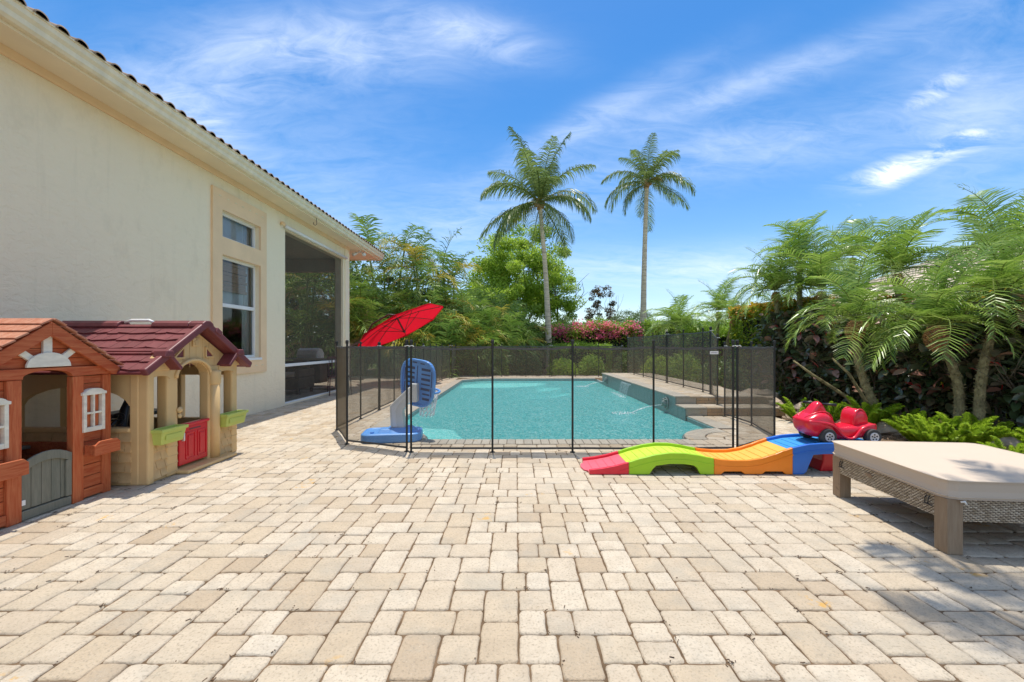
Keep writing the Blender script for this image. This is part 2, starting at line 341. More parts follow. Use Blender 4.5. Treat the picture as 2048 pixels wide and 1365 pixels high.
def water():
    t = NT('pool_water'); w = t.co('World', (1, .75, 1)); a = t.noise(w, 5.5, 3, .5, .5); b = t.noise(w, 17, 4, .6, 1.2); c = t.noise(t.co('World', (1, .6, 1)), 34, 4, .65, 1.0)
    h = t.m('ADD', t.m('ADD', t.m('MULTIPLY', a, .8), b), t.m('MULTIPLY', c, .45)); nrm = t.bump(h, 1.0, .05)
    tr = t.n('ShaderNodeBsdfTransparent'); tr.inputs[0].default_value = (.80, .98, .97, 1)
    df = t.n('ShaderNodeBsdfDiffuse'); t.l(t.ramp(t.m('ADD', t.m('MULTIPLY', b, .4), t.m('MULTIPLY', c, .6)), [(.38, (.07, .50, .51)), (.5, (.14, .68, .66)), (.62, (.60, .95, .90))]), df.inputs[0]); t.l(nrm, df.inputs[1])  # ripple glints and darker troughs painted into the diffuse colour
    m1 = t.n('ShaderNodeMixShader'); m1.inputs[0].default_value = .52; t.l(tr.outputs[0], m1.inputs[1]); t.l(df.outputs[0], m1.inputs[2])
    gl = t.n('ShaderNodeBsdfGlossy'); gl.inputs['Roughness'].default_value = .08; t.l(nrm, gl.inputs['Normal'])
    fr = t.n('ShaderNodeFresnel'); fr.inputs[0].default_value = 1.16; t.l(nrm, fr.inputs['Normal'])
    m2 = t.n('ShaderNodeMixShader'); t.l(t.m('MULTIPLY', fr.outputs[0], .8), m2.inputs[0]); t.l(m1.outputs[0], m2.inputs[1]); t.l(gl.outputs[0], m2.inputs[2]); t.l(m2.outputs[0], t.out.inputs[0])
    ab = t.n('ShaderNodeVolumeAbsorption'); ab.inputs[0].default_value = (.05, .72, .74, 1); ab.inputs['Density'].default_value = .28; t.l(ab.outputs[0], t.out.inputs['Volume'])
    return t.mat
M['water'] = water()
M['plaster'] = simple('pool_plaster', (.66, .84, .80), .8, .08, 3, 40, .2, kind='World')
M['pooltile'] = None
def ptile():
    t = NT('waterline_tile'); w = t.co('World'); v = t.n('ShaderNodeTexVoronoi'); t.l(w, v.inputs['Vector']); v.inputs['Scale'].default_value = 22
    n = t.noise(t.co('World', (1, 1, .35)), 12, 5, .65, .6)
    base = t.mix(t.ramp(n, [(.35, 0.0), (.7, 1.0)]), (.10, .19, .19), (.22, .31, .30)); base = t.mix(t.ramp(v.outputs['Distance'], [(.0, 0.0), (.9, .5)]), base, (.34, .39, .36))
    t.bsdf(base, .35, t.bump(v.outputs['Distance'], .3, .004), .5); return t.mat
M['pooltile'] = ptile()
M['mulch'] = None
def mulch():
    t = NT('mulch_soil'); w = t.co('World'); a = t.noise(w, 30, 6, .7, 1); b = t.noise(w, 2, 3); col = t.ramp(a, [(.35, (.07, .045, .03)), (.5, (.19, .12, .075)), (.65, (.42, .31, .22))])
    col = t.mix(t.ramp(b, [(.5, 0.0), (.65, .6)]), col, (.45, .38, .29)); t.bsdf(col, .95, t.bump(a, 1, .03), .1); return t.mat
M['mulch'] = mulch()
def grassm():
    t = NT('lawn_grass'); w = t.co('World'); a = t.noise(w, 25, 6, .7); b = t.noise(w, .6, 3)
    t.bsdf(t.mix(b, t.ramp(a, [(.3, (.03, .07, .01)), (.7, (.13, .21, .035))]), (.16, .19, .06)), .9, t.bump(a, 1, .05), .15); return t.mat
M['lawn'] = grassm()
M['coco'] = leafmat('coconut_leaf', [(.10, .16, .04), (.15, .22, .06), (.23, .30, .10)], .48, .38, .5)
M['cocodry'] = leafmat('yellowing_coconut_leaf', [(.16, .16, .03), (.12, .15, .03), (.20, .17, .05)], .3, .5)
M['phoe'] = leafmat('pygmy_date_leaf', [(.08, .17, .02), (.18, .32, .03), (.28, .42, .06), (.42, .54, .14)], .34, .32, .7)
M['areca'] = leafmat('areca_leaf', [(.10, .20, .03), (.17, .29, .04), (.30, .40, .08)], .3, .42, .4)
M['arecay'] = leafmat('yellow_areca_leaf', [(.40, .38, .05), (.48, .32, .05), (.34, .38, .07)], .35, .5)
M['arecab'] = leafmat('dry_areca_leaf', [(.44, .34, .21), (.50, .28, .12), (.36, .27, .18)], .25, .6)
M['tree'] = leafmat('broad_leaf', [(.22, .34, .03), (.32, .47, .05), (.44, .56, .08)], .5, .5)
M['darktree'] = leafmat('dark_bronze_leaf', [(.04, .07, .03), (.07, .09, .05), (.22, .12, .06)], .3, .35, .6)
M['greytree'] = leafmat('grey_green_leaf', [(.10, .16, .06), (.15, .22, .09), (.20, .27, .12)], .42, .5)
M['hedge'] = leafmat('hedge_leaf', [(.15, .26, .02), (.23, .37, .03), (.33, .46, .06)], .45, .45)
M['hedged'] = leafmat('dark_shrub_leaf', [(.06, .11, .02), (.10, .16, .03), (.15, .23, .05)], .4, .45)
M['croton'] = leafmat('croton_leaf', [(.09, .20, .02), (.18, .30, .02), (.40, .42, .03)], .4, .4)
M['crotonr'] = leafmat('orange_croton_leaf', [(.50, .30, .02), (.62, .20, .02), (.56, .44, .03)], .4, .4)
M['pink'] = leafmat('bougainvillea_bract', [(.90, .12, .32), (.92, .20, .38), (.92, .34, .28)], .5, .7, .1)
M['rubberl'] = leafmat('dark_rubber_leaf', [(.05, .10, .035), (.09, .15, .06), (.17, .12, .075)], .2, .28, .8)
M['rubberp'] = leafmat('pink_rubber_leaf', [(.30, .13, .10), (.42, .18, .13), (.36, .24, .17)], .25, .35, .5)
M['sheath'] = leafmat('red_leaf_sheath', [(.50, .02, .03), (.60, .05, .05), (.45, .03, .02)], .25, .4)
M['fern'] = leafmat('foxtail_fern', [(.22, .36, .02), (.34, .50, .03), (.50, .62, .06)], .5, .5, .3)
M['trunkp'] = simple('pygmy_palm_trunk', (.30, .25, .13), .9, .5, 14, 60, 1, .02, .15)
M['boots'] = simple('cut_leaf_bases', (.40, .22, .10), .85, .5, 16, 60, .8, .01, .15)
def cocotrunk():
    t = NT('coconut_trunk'); w = t.co('Object'); z = t.co('Object', (.4, .4, 5)); n = t.noise(z, 2.2, 4, .7); f = t.noise(w, 10, 5)
    t.bsdf(t.mix(t.m('MULTIPLY', f, .6), t.ramp(n, [(.38, (.34, .26, .17)), (.55, (.70, .57, .40))]), (.78, .66, .48)), .85, t.bump(t.m('ADD', n, f), .8, .03), .2); return t.mat
M['cocotrunk'] = cocotrunk()
M['bark'] = simple('grey_bark', (.17, .135, .10), .9, .4, 8, 50, .9, .02, .15)
M['rock'] = simple('limestone_rock', (.48, .38, .28), .9, .3, 4, 30, .8, .02, .2)
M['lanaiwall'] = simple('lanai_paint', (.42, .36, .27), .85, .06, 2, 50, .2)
M['sofa'] = simple('brown_sofa', (.12, .085, .06), .8, .2, 9, 120, .4)
M['blind'] = wood('woven_wood_blind', (.48, .30, .20), (.40, .25, .17), (.58, .42, .31), (1, 1, 14))
M['curtain'] = simple('grey_curtain', (.45, .44, .42), .9, .1, 3, 60, .1)
# ============================================================ SETTING
XL, XR, YF, YB = -1.9, 2.95, 5.4, 15.5      # pool, inner edge of the coping
RN = .72                                     # front corner notches
WZ = -.09
def ring_sheet(name, x0, x1, y0, y1, z, mat, holes, label=None):
    xs = sorted({x0, x1, *[a for h in holes for a in h[:2]]}); ys = sorted({y0, y1, *[a for h in holes for a in h[2:]]})
    b = MB()
    for i in range(len(xs) - 1):
        for j in range(len(ys) - 1):
            cx, cy = (xs[i] + xs[i + 1]) / 2, (ys[j] + ys[j + 1]) / 2
            if any(h[0] < cx < h[1] and h[2] < cy < h[3] for h in holes): continue
            b.add([(xs[i], ys[j], z), (xs[i + 1], ys[j], z), (xs[i + 1], ys[j + 1], z), (xs[i], ys[j + 1], z)], [(0, 1, 2, 3)])
    return tag(b.build(name, mat, local=True, kind='structure'), label)
ring_sheet('lawn', -300, 300, -60, 700, -.06, M['lawn'], [(XL - .2, XR + .2, YF - .2, YB + .2)], 'green lawn beyond the garden beds')
ring_sheet('garden_bed', -16, 7.0, -6, 23, -.045, M['mulch'], [(XL - .2, XR + .2, YF - .2, YB + .2)], 'brown mulch bed under the palms and ferns')
PX1, PY1 = 4.4, 16.9
patio = thing('patio', 'cream tumbled paver patio laid around the pool', None, (0, 0, 0), kind='structure')
jb = MB()
def q(x0, x1, y0, y1, z=-.009): jb.add([(x0, y0, z), (x1, y0, z), (x1, y1, z), (x0, y1, z)], [(0, 1, 2, 3)])
q(-4.9, PX1 + 1.6, -3, YF); q(PX1 - 1.45, PX1, YF, PY1); q(-4.9, XL, YF, PY1); q(XL, XR, YB, PY1); q(-9, -4.9, 8.4, PY1)
for cx, s in ((XL, 1), (XR, -1)):
    pts = [(cx, YF, -.012)] + [(cx + s * RN * math.cos(a), YF + RN * math.sin(a), -.012) for a in np.linspace(0, R(90), 11)]
    pts = pts if s > 0 else pts[::-1]
    jb.add(pts, [tuple(range(len(pts)))])
jb.build('joint_sand', M['joint'], patio, local=True)

def stone_mesh(w, d, seed, hi=True, th=.05, cr=.013):
    rg = random.Random(seed); n = 6 if hi else 2; pts = []
    for cx, cy, a0 in ((w / 2, d / 2, 0), (-w / 2, d / 2, 90), (-w / 2, -d / 2, 180), (w / 2, -d / 2, 270)):
        r = cr * rg.uniform(.6, 1.6) if hi else cr
        sx = 1 if cx > 0 else -1; sy = 1 if cy > 0 else -1
        k = 3 if hi else 2
        for i in range(k): a = R(a0 + 90 * i / (k - 1)); pts.append((cx - sx * r + r * math.cos(a), cy - sy * r + r * math.sin(a)))
        if hi:   # points along the following side
            nx, ny = {0: (-w / 2, d / 2), 90: (-w / 2, -d / 2), 180: (w / 2, -d / 2), 270: (w / 2, d / 2)}[a0]
            for t in (.3, .5, .7):
                px, py = cx + (nx - cx) * t, cy + (ny - cy) * t; j = rg.uniform(-.0038, .0018)
                pts.append((px + (j if abs(nx - cx) < 1e-6 else 0), py + (j if abs(ny - cy) < 1e-6 else 0)))
    m = len(pts); vs = []
    tz = rg.uniform(-.002, .0015) if hi else 0
    rings = [(0, -th), (0, -.010), (.0032, -.0035), (.0105, -.0006)] if hi else [(0, -th), (0, -.007), (.009, -.0008)]
    for ins, z in rings:
        for (x, y) in pts: vs.append((x - ins * (x / (w / 2)), y - ins * (y / (d / 2)), z + tz))
    fs = [(i * m + j, i * m + (j + 1) % m, (i + 1) * m + (j + 1) % m, (i + 1) * m + j) for i in range(len(rings) - 1) for j in range(m)]
    vs.append((0, 0, .0004 + tz)); c = len(vs) - 1; k = (len(rings) - 1) * m
    fs += [(k + j, k + (j + 1) % m, c) for j in range(m)]
    return vs, fs
U = .0401; GAP = .0048
X0, Y0 = -.148, 2.076                       # left edge of one upright column, far edge of its first row
def pattern():
    out = []
    for r in range(-95, 30):
        yt = Y0 - r * 4 * U
        if yt < .9 or yt - 4 * U > PY1: continue
        k = r % 4
        for c in range(-16, 20):
            bx = X0 + c * 16 * U
            # upright columns start on rows 0 (at 0) and 2 (at 8 units)
            rg = random.Random(r * 977 + c * 31 + 5)
            if k in (0, 2):
                cx = bx + (0 if k == 0 else 8 * U)
                seq = rg.choice([[6, 6], [6, 6], [6, 3, 3], [3, 3, 6], [6, 6], [3, 3, 3, 3][:0] + [6, 6]])
                y = yt
                for s_ in seq: out.append((cx, y - s_ * U, 4, s_)); y -= s_ * U
            if k in (0, 2):                 # two squares gaps of 4 units between the columns
                for g in (4, 12): out.append((bx + g * U, yt - 4 * U, 4, 4))
            else:
                st = bx + (4 if k == 1 else 12) * U
                seq = rg.choice([[6, 6], [6, 6], [6, 6], [6, 3, 3], [3, 3, 6], [3, 3, 3, 3], [3, 6, 3]])
                x = st
                for s_ in seq: out.append((x, yt - 4 * U, s_, 4)); x += s_ * U
    return out
def inpool(x, y, pad=0):
    if not (XL - pad < x < XR + pad and YF - pad < y < YB + pad): return False
    for cx in (XL, XR):
        if math.hypot(x - cx, y - YF) < RN - pad - .0 and abs(x - cx) < RN and y > YF - pad: return False
    return True
CW = .26
EXCL = [(XL - CW - .004, XR + CW + .004, YF - CW - .004, YB + CW + .004), (-20, -4.682, -9, 8.39), (2.90, 4.62, 7.19, 14.2), (PX1, 20, 4.3, 40)]
def clip(p):
    x0, y0, x1, y1 = p[0], p[1], p[0] + p[2] * U, p[1] + p[3] * U; cut = False
    for a, c, d, e in EXCL:
        if x1 <= a or x0 >= c or y1 <= d or y0 >= e: continue
        cut = True; opts = [(x0, a, y0, y1), (c, x1, y0, y1), (x0, x1, y0, d), (x0, x1, e, y1)]
        x0, x1, y0, y1 = max(opts, key=lambda o: max(0, o[1] - o[0]) * max(0, o[3] - o[2]))
        if x1 - x0 < .022 or y1 - y0 < .022: return None
    return (x0, x1, y0, y1) if cut else p
def keep(x, y):
    return -8.9 < x < 5.6 and y < PY1
pieces = []; cuts = []
for p in pattern():
    if not keep(p[0] + p[2] * U / 2, p[1] + p[3] * U / 2): continue
    c_ = clip(p)
    if c_ is None: continue
    (pieces if c_ is p else cuts).append(c_)
# the pavers along the fan corners come as cut stones, see coping
def inview(p):
    x, y = p[0] + p[2] * U / 2, p[1] + p[3] * U / 2
    px, py = 1032 + 835 * x / max(y, .1), 692 + 835 * CAMH / max(y, .1)
    return -60 < px < 2108 and py < 1400
vis = sorted([p for p in pieces if inview(p)], key=lambda p: p[1])
near = set(vis[:300]); mid = set(vis[300:1000])
SM = {}
for (a, b_) in ((4, 4), (4, 6), (6, 4), (4, 3), (3, 4)):
    SM[(a, b_)] = []
    for s_ in range(5):
        vs, fs = stone_mesh(a * U - GAP, b_ * U - GAP, a * 100 + b_ * 10 + s_)
        mb = MB(); mb.add(vs, fs); SM[(a, b_)].append(mb.mesh('paver', M['paver'], smooth=True))
rest = MB(); LO = {k: stone_mesh(k[0] * U - GAP, k[1] * U - GAP, 1, False) for k in SM}
MID = {k: [stone_mesh(k[0] * U - GAP, k[1] * U - GAP, 900 + s_) for s_ in range(4)] for k in SM}
for p in pieces:
    cx, cy = p[0] + p[2] * U / 2, p[1] + p[3] * U / 2; key = (p[2], p[3])
    if p in near:
        inst('paver', random.choice(SM[key]), patio, (cx, cy, random.uniform(-.0015, .0015)), (R(random.uniform(-.35, .35)), R(random.uniform(-.35, .35)), R(random.uniform(-.5, .5)) + (math.pi if random.random() < .5 else 0)))
    else:
        vs, fs = random.choice(MID[key]) if p in mid else LO[key]
        a, b_ = random.uniform(-.006, .006), random.uniform(-.006, .006); z = random.uniform(-.0012, .0012)
        rest.add([(cx + x, cy + y, vz + z + a * x + b_ * y) for x, y, vz in vs], fs)
for (a, c, d, e) in cuts:
    vs, fs = stone_mesh(c - a - GAP, e - d - GAP, 7, False); rest.add([((a + c) / 2 + x, (d + e) / 2 + y, vz) for x, y, vz in vs], fs)
rest.build('far_pavers', M['paver'], patio, local=True, kind='stuff', smooth=True)

# litter caught in the joints: twigs, seeds, moss crumbs
dbm = MB(); rg = random.Random(77)
for i in range(380):
    p = rg.choice(vis[:900]); x = p[0] + rg.choice([0, p[2] * U]) + rg.gauss(0, .004); y = p[1] + rg.choice([0, p[3] * U]) + rg.gauss(0, .004)
    for k in range(rg.choice([1, 2, 5])):
        xx, yy = x + rg.gauss(0, .012), y + rg.gauss(0, .012); a = rg.uniform(0, 3.14); l_ = rg.choice([.002, .003, .005, .009]); dbm.obox((xx, yy, .002), (math.cos(a) * l_, math.sin(a) * l_, 0), (-math.sin(a) * .0014, math.cos(a) * .0014, 0), (0, 0, .0012))
tag(dbm.build('patio_litter', simple('brown_litter', (.10, .06, .035), .9, .5, 30), None), 'tiny brown twigs and seeds caught in the paver joints', None, kind='stuff')
# ------------------------------------------------------------ pool
pool = thing('swimming_pool', 'turquoise swimming pool with rounded notched front corners', 'pool', ((XL + XR) / 2, (YF + YB) / 2, 0))
def pool_outline(off=0, n=10):
    r = RN + off; pts = []
    # counter-clockwise from the front left notch
    pts += [(XL + r * math.cos(a), YF + r * math.sin(a)) for a in np.linspace(R(90), 0, n)]
    pts += [(XR - r * math.cos(a), YF + r * math.sin(a)) for a in np.linspace(0, R(90), n)]
    pts += [(XR - off, YB - off), (XL + .95, YB - off), (XL + .6, YB - .12 - off), (XL + off, YB - .75)]
    return pts
out_in = pool_outline(.02)
# shell: walls, floor, ledges
sh = MB(); n = len(out_in); D = -1.35
sh.add([(x, y, -.02) for x, y in out_in] + [(x, y, D) for x, y in out_in], [(i, (i + 1) % n, n + (i + 1) % n, n + i)[::-1] for i in range(n)])
sh.add([(x, y, D) for x, y in out_in], [tuple(range(n))])
sh.build('shell', M['plaster'], pool)
tb = MB(); on = pool_outline(.026)
tb.add([(x, y, -.03) for x, y in on] + [(x, y, -.22) for x, y in on], [(i, (i + 1) % n, n + (i + 1) % n, n + i)[::-1] for i in range(n)])
tb.build('waterline_tile_band', M['pooltile'], pool)
lg = MB()   # sun shelf at the far left, with two round steps
lg.prism([(XL + .03, YB - 1.9), (XL + 1.6, YB - 1.75), (XL + 2.6, YB - 1.2), (XL + 3.0, YB - .03), (XL + .03, YB - .03)], 'z', D, -.17)
lg.build('sun_shelf', M['plaster'], pool)
for k, (rr, z) in enumerate(((.45, -.34), (.8, -.55))):
    s2 = MB(); pts = [(XL + 3.0 + 1e-3 + rr * math.sin(a) * 1.1, YB - .04 - 1.2 * (1 - math.cos(a)) * .5 - rr * .4 * math.sin(a)) for a in np.linspace(0, math.pi / 2, 7)]
    s2.prism([(XL + 2.0, YB - .04), (XL + 2.0, YB - 1.3 - rr * .5), (XL + 2.8 + rr * .5, YB - 1.05 - rr * .35), (XL + 3.05 + rr, YB - .4 - rr * .15), (XL + 3.05 + rr, YB - .04)], 'z', D, z)
    s2.build('pool_step', M['plaster'], pool)
bn = MB(); bn.prism([(XL + .03, YF + .74), (XL + .55, YF + .56), (XL + 1.1, YF + 1.05), (XL + .8, YF + 1.9), (XL + .03, YF + 2.1)], 'z', D, -.26); bn.build('corner_bench', M['plaster'], pool)
# water body
wm = MB(); ow = pool_outline(.034); n = len(ow)
wm.add([(x, y, WZ) for x, y in ow], [tuple(range(n))], 0)
wm.add([(x, y, WZ) for x, y in ow] + [(x, y, D + .004) for x, y in ow], [(i, (i + 1) % n, n + (i + 1) % n, n + i)[::-1] for i in range(n)] + [tuple(range(n, 2 * n))[::-1]], 1)
def wside():
    t = NT('water_under_side'); tr = t.n('ShaderNodeBsdfTransparent'); t.l(tr.outputs[0], t.out.inputs[0])
    ab = t.n('ShaderNodeVolumeAbsorption'); ab.inputs[0].default_value = (.05, .72, .74, 1); ab.inputs['Density'].default_value = .35; t.l(ab.outputs[0], t.out.inputs['Volume']); return t.mat
wv, wf = [tuple(round(c, 6) for c in v) for v in wm.v], wm.f
idx = {}; nv = []; mp = []
for v in wv:
    if v not in idx: idx[v] = len(nv); nv.append(v)
    mp.append(idx[v])
w2 = MB(); w2.v = nv; w2.f = [tuple(mp[i] for i in f) for f in wf]; w2.m = wm.m
w2.build('water', [M['water'], wside()], pool)
em = MB(); em.lathe([(.02, 0), (.34, 0), (.36, .012), (.0, .03)], (2.35, 8.7, -.36), 20); em.v = [(x, 8.8 + (y - 8.8) * 1.5, z) for x, y, z in em.v]
em.build('dark_sunken_disc', simple('blue_black_disc', (.02, .03, .06), .4, .3, 20), pool)  # dark disc held below the water surface
# coping stones, each its own
def wedge(pts, th=.055, r=.010, top=.004):
    cx = sum(p[0] for p in pts) / len(pts); cy = sum(p[1] for p in pts) / len(pts); k = len(pts)
    b = MB(); vs = []
    for ins, z in ((0, -th), (0, top - .012), (.004, top - .004), (.012, top)):
        for x, y in pts:
            d = math.hypot(x - cx, y - cy); vs.append((x - (x - cx) / d * ins, y - (y - cy) / d * ins, z))
    fs = [(i * k + j, i * k + (j + 1) % k, (i + 1) * k + (j + 1) % k, (i + 1) * k + j) for i in range(3) for j in range(k)] + [tuple(range(3 * k, 4 * k))]
    return b.add(vs, fs)
coping = thing('pool_coping', 'pale grey bullnose coping stones around the pool edge', None, ((XL + XR) / 2, (YF + YB) / 2, 0), kind='structure')
def strip(p0, p1, inner_n, w, step):      # stones from p0 to p1 on the inner edge, running outwards
    p0 = Vector(p0); p1 = Vector(p1); L_ = (p1 - p0).length; k = max(1, round(L_ / step)); d = (p1 - p0) / k; o = Vector(inner_n) * w
    g = d.normalized() * .0022
    for i in range(k):
        a, b_ = p0 + d * i + g, p0 + d * (i + 1) - g
        wedge([tuple(a), tuple(b_), tuple(b_ + o), tuple(a + o)]).build('coping_stone', M['coping'], coping, smooth=False)
strip((XL + RN, YF), (XR - RN, YF), (0, -1), CW, .108)
strip((XL, YF + RN), (XL, YB - .75), (-1, 0), CW, .15)
strip((XL + .95, YB), (XR, YB), (0, 1), CW, .15)
strip((XR, YF + RN), (XR, 7.22), (1, 0), CW, .15)
c1, c2 = Vector((XL, YB - .75)), Vector((XL + .95, YB)); 
for a, b_ in (((XL, YB - .75), (XL + .25, YB - .4)), ((XL + .25, YB - .4), (XL + .6, YB - .12)), ((XL + .6, YB - .12), (XL + .95, YB))):
    d_ = Vector(b_) - Vector(a); nn = Vector((-d_.y, d_.x)).normalized(); strip(a, b_, tuple(nn), CW, .15)
for cx, s in ((XL, 1), (XR, -1)):
    k = 9
    for i in range(k):
        a0, a1 = R(90) * i / k + .006, R(90) * (i + 1) / k - .006
        P = lambda r, a: (cx + s * r * math.cos(a), YF + r * math.sin(a))
        pts = [P(RN, a0), P(RN, a1), P(RN - CW, a1), P(RN - CW, a0)]
        wedge(pts if s < 0 else pts[::-1]).build('coping_stone', M['coping'], coping)
    # fan of cut pavers inside the corner
    for r0, r1, kk in ((RN - CW - .01, .24, 4), (.235, .02, 2)):
        for i in range(kk):
            a0, a1 = R(90) * i / kk + .012, R(90) * (i + 1) / kk - .012
            P = lambda r, a: (cx + s * r * math.cos(a), YF + r * math.sin(a))
            pts = [P(r0, a0), P(r0, a1), P(r1, a1), P(r1, a0)]
            wedge(pts if s < 0 else pts[::-1], top=.001).build('paver', M['paver'], coping)
# strips of small pavers that fill up to the coping beside the notches
for x0_, x1_ in ((XL - .30, XL + RN), (XR - RN, XR + .30)):
    y_ = YF - CW; k = round((x1_ - x0_) / .16)
    for i in range(k):
        a, b_ = x0_ + (x1_ - x0_) * i / k + .003, x0_ + (x1_ - x0_) * (i + 1) / k - .003
        wedge([(a, y_ + .0), (b_, y_ + .0), (b_, YF - .006), (a, YF - .006)], top=.001).build('paver', M['paver'], coping)
for sx in (-1, 1):
    xa = (XL - CW - .02) if sx < 0 else XR + .02; xb = XL - .006 if sx < 0 else XR + CW + .02
    for i in range(5 if sx < 0 else 4):
        y_ = YF + .004 + i * .16
        if y_ + .15 > YF + RN + .1: break
        wedge([(xa, y_), (xb, y_), (xb, y_ + .152), (xa, y_ + .152)], top=.001).build('paver', M['paver'], coping)

# ------------------------------------------------------------ raised wall with steps
rw = thing('raised_pool_wall', 'raised tiled fountain wall with paver top along the right pool side', 'wall', (3.4, 10.8, 0))
FX = 2.936
wb = MB(); wb.box(FX, 4.6, 7.66, 14.15, -.5, .262); wb.box(FX + .004, 4.6, 7.22, 7.66, -.5, .118); wb.build('core', M['joint'], rw)
tf = MB(); tf.box(FX - .012, FX - .001, 7.66, 14.15, -.4, .262); tf.box(FX - .012, FX - .001, 7.215, 7.66, -.4, .118); tf.box(FX, 3.16, 14.151, 14.165, -.1, .262); tf.build('tile_face', M['pooltile'], rw)
def flat_stones(x0, x1, y0, y1, z, nx, ny, name, mat, rows_shift=True, th=.028):
    for j in range(ny):
        ya, yb = y0 + (y1 - y0) * j / ny, y0 + (y1 - y0) * (j + 1) / ny
        cuts = [x0] + sorted(x0 + (x1 - x0) * (i + (.5 if (j % 2 and rows_shift) else 0)) / nx for i in range(1, nx) if x0 + (x1 - x0) * (i + (.5 if (j % 2 and rows_shift) else 0)) / nx < x1 - .05) + [x1]
        for a, b_ in zip(cuts[:-1], cuts[1:]):
            m_ = wedge([(a + .003, ya + .003), (b_ - .003, ya + .003), (b_ - .003, yb - .003), (a + .003, yb - .003)], th=th, top=0)
            m_.v = [(x, y, zz + z) for x, y, zz in m_.v]; m_.build(name, mat, rw)
flat_stones(FX - .035, FX + .25, 7.63, 14.18, .290, 1, 44, 'coping_stone', M['coping'])
flat_stones(FX + .255, 4.55, 7.63, 14.18, .286, 6, 36, 'paver', M['paver'])
flat_stones(FX - .03, 3.3, 7.19, 7.655, .146, 1, 3, 'coping_stone', M['coping'])
flat_stones(3.305, 4.55, 7.19, 7.655, .146, 8, 3, 'paver', M['paver'])
def risers(y, z0, z1):
    b = MB(); b.box(FX + .002, 3.30, y - .016, y - .001, z0, z1); b.build('corner_stone', M['coping'], rw, .004)
    zc = z0 + (z1 - z0) * .56; x = 3.304; i = 0
    m_ = MB(); m_.box(x, x + .066, y - .02, y - .001, zc, z1); m_.build('riser_stone', M['copewarm'], rw, .004)
    while x < 4.5:
        w_ = random.uniform(.15, .2)
        for a, c in ((z0, zc - .003), (zc, z1)):
            dx = 0 if a == z0 else .07
            m_ = MB(); m_.box(x + dx, x + dx + w_ - .005, y - random.uniform(.014, .024), y - .001, a, c); m_.build('riser_stone', M['copewarm'], rw, .004)
        x += w_
risers(7.22, 0.0, .116); risers(7.66, .148, .258)
for y in (8.1, 13.4):       # lion head plaques with a spout
    mk = thing('fountain_mask', 'round carved fountain mask spouting water, ' + ('nearer one on the raised wall' if y < 9 else 'farther one at the wall end'), 'fountain', (FX - .02, y, .08), group='masks on the fountain wall')
    b = MB(); b.lathe([(.115, 0), (.125, -.012), (.115, -.026), (.098, -.03), (.094, -.012), (.0, -.012)], (FX - .012, y, .10), 20, 'x'); b.build('rim', M['pooltile'], mk, smooth=True)
    b = MB(); b.lathe([(.075, 0), (.075, -.03), (.06, -.06), (.035, -.082), (.01, -.088)], (FX - .018, y, .10), 14, 'x')
    for a in (-1, 1): b.lathe([(.02, 0), (.02, -.05), (.008, -.062)], (FX - .02, y + a * .055, .165), 8, 'x'); b.lathe([(.014, 0), (.012, -.02), (.003, -.024)], (FX - .085, y + a * .026, .125), 8, 'x')
    b.lathe([(.02, 0), (.02, -.02), (.012, -.026)], (FX - .092, y, .062), 8, 'x')
    b.build('lion_head', simple('wet_stone', (.20, .26, .24), .3, .2, 20), mk, smooth=True)
    jt = MB(); pts = [(FX - .10 - t * .75, y - t * .06, .065 - .20 * t * t - .02 * t) for t in np.linspace(0, .9, 9)]
    jt.tube(pts, [.006 + .006 * i / 8 for i in range(9)], 7)
    wj = bpy.data.materials.get('falling_water')
    if not wj:
        t = NT('falling_water'); tr = t.n('ShaderNodeBsdfTransparent'); df = t.n('ShaderNodeBsdfPrincipled'); t.setin(df, 'Base Color', (.85, .93, .93)); t.setin(df, 'Roughness', .15)
        nz = t.noise(t.co('World', (1, 1, .3)), 40, 4); mx = t.n('ShaderNodeMixShader'); t.l(t.ramp(nz, [(.35, .2), (.6, .85)]), mx.inputs[0]); t.l(tr.outputs[0], mx.inputs[1]); t.l(df.outputs[0], mx.inputs[2]); t.l(mx.outputs[0], t.out.inputs[0]); wj = t.mat
    jt.build('water_jet', wj, mk, smooth=True)
    fo = MB()
    for i in range(60):
        a = random.uniform(0, 6.28); rr = random.random() ** .6 * .28; fo.lathe([(.002, -.004), (random.uniform(.006, .02), 0), (.002, .006)], (FX - .85 + rr * math.cos(a) * .9, y - .06 + rr * math.sin(a) * .6, WZ + .003), 6)
    tag(fo.build('splash_foam', wj, mk), None, kind='stuff')
b = MB(); b.box(FX - .03, FX - .013, 10.6, 11.5, .205, .235); b.build('spill_slot', M['white'], rw)
b = MB()
for i in range(16):
    y = 10.63 + i * .054; b.tube([(FX - .035 - t * .10, y + random.uniform(-.006, .006), .21 - .31 * t * t) for t in np.linspace(0, 1, 5)], .0035, 5)
b.build('thin_water_sheet', wj, rw, kind='stuff')
b = MB()
for i in range(80): b.lathe([(.002, -.004), (random.uniform(.006, .018), 0), (.002, .006)], (FX - .16 - random.random() * .14, random.uniform(10.4, 11.7), WZ + .003), 6)
b.build('water_foam', wj, rw, kind='stuff')
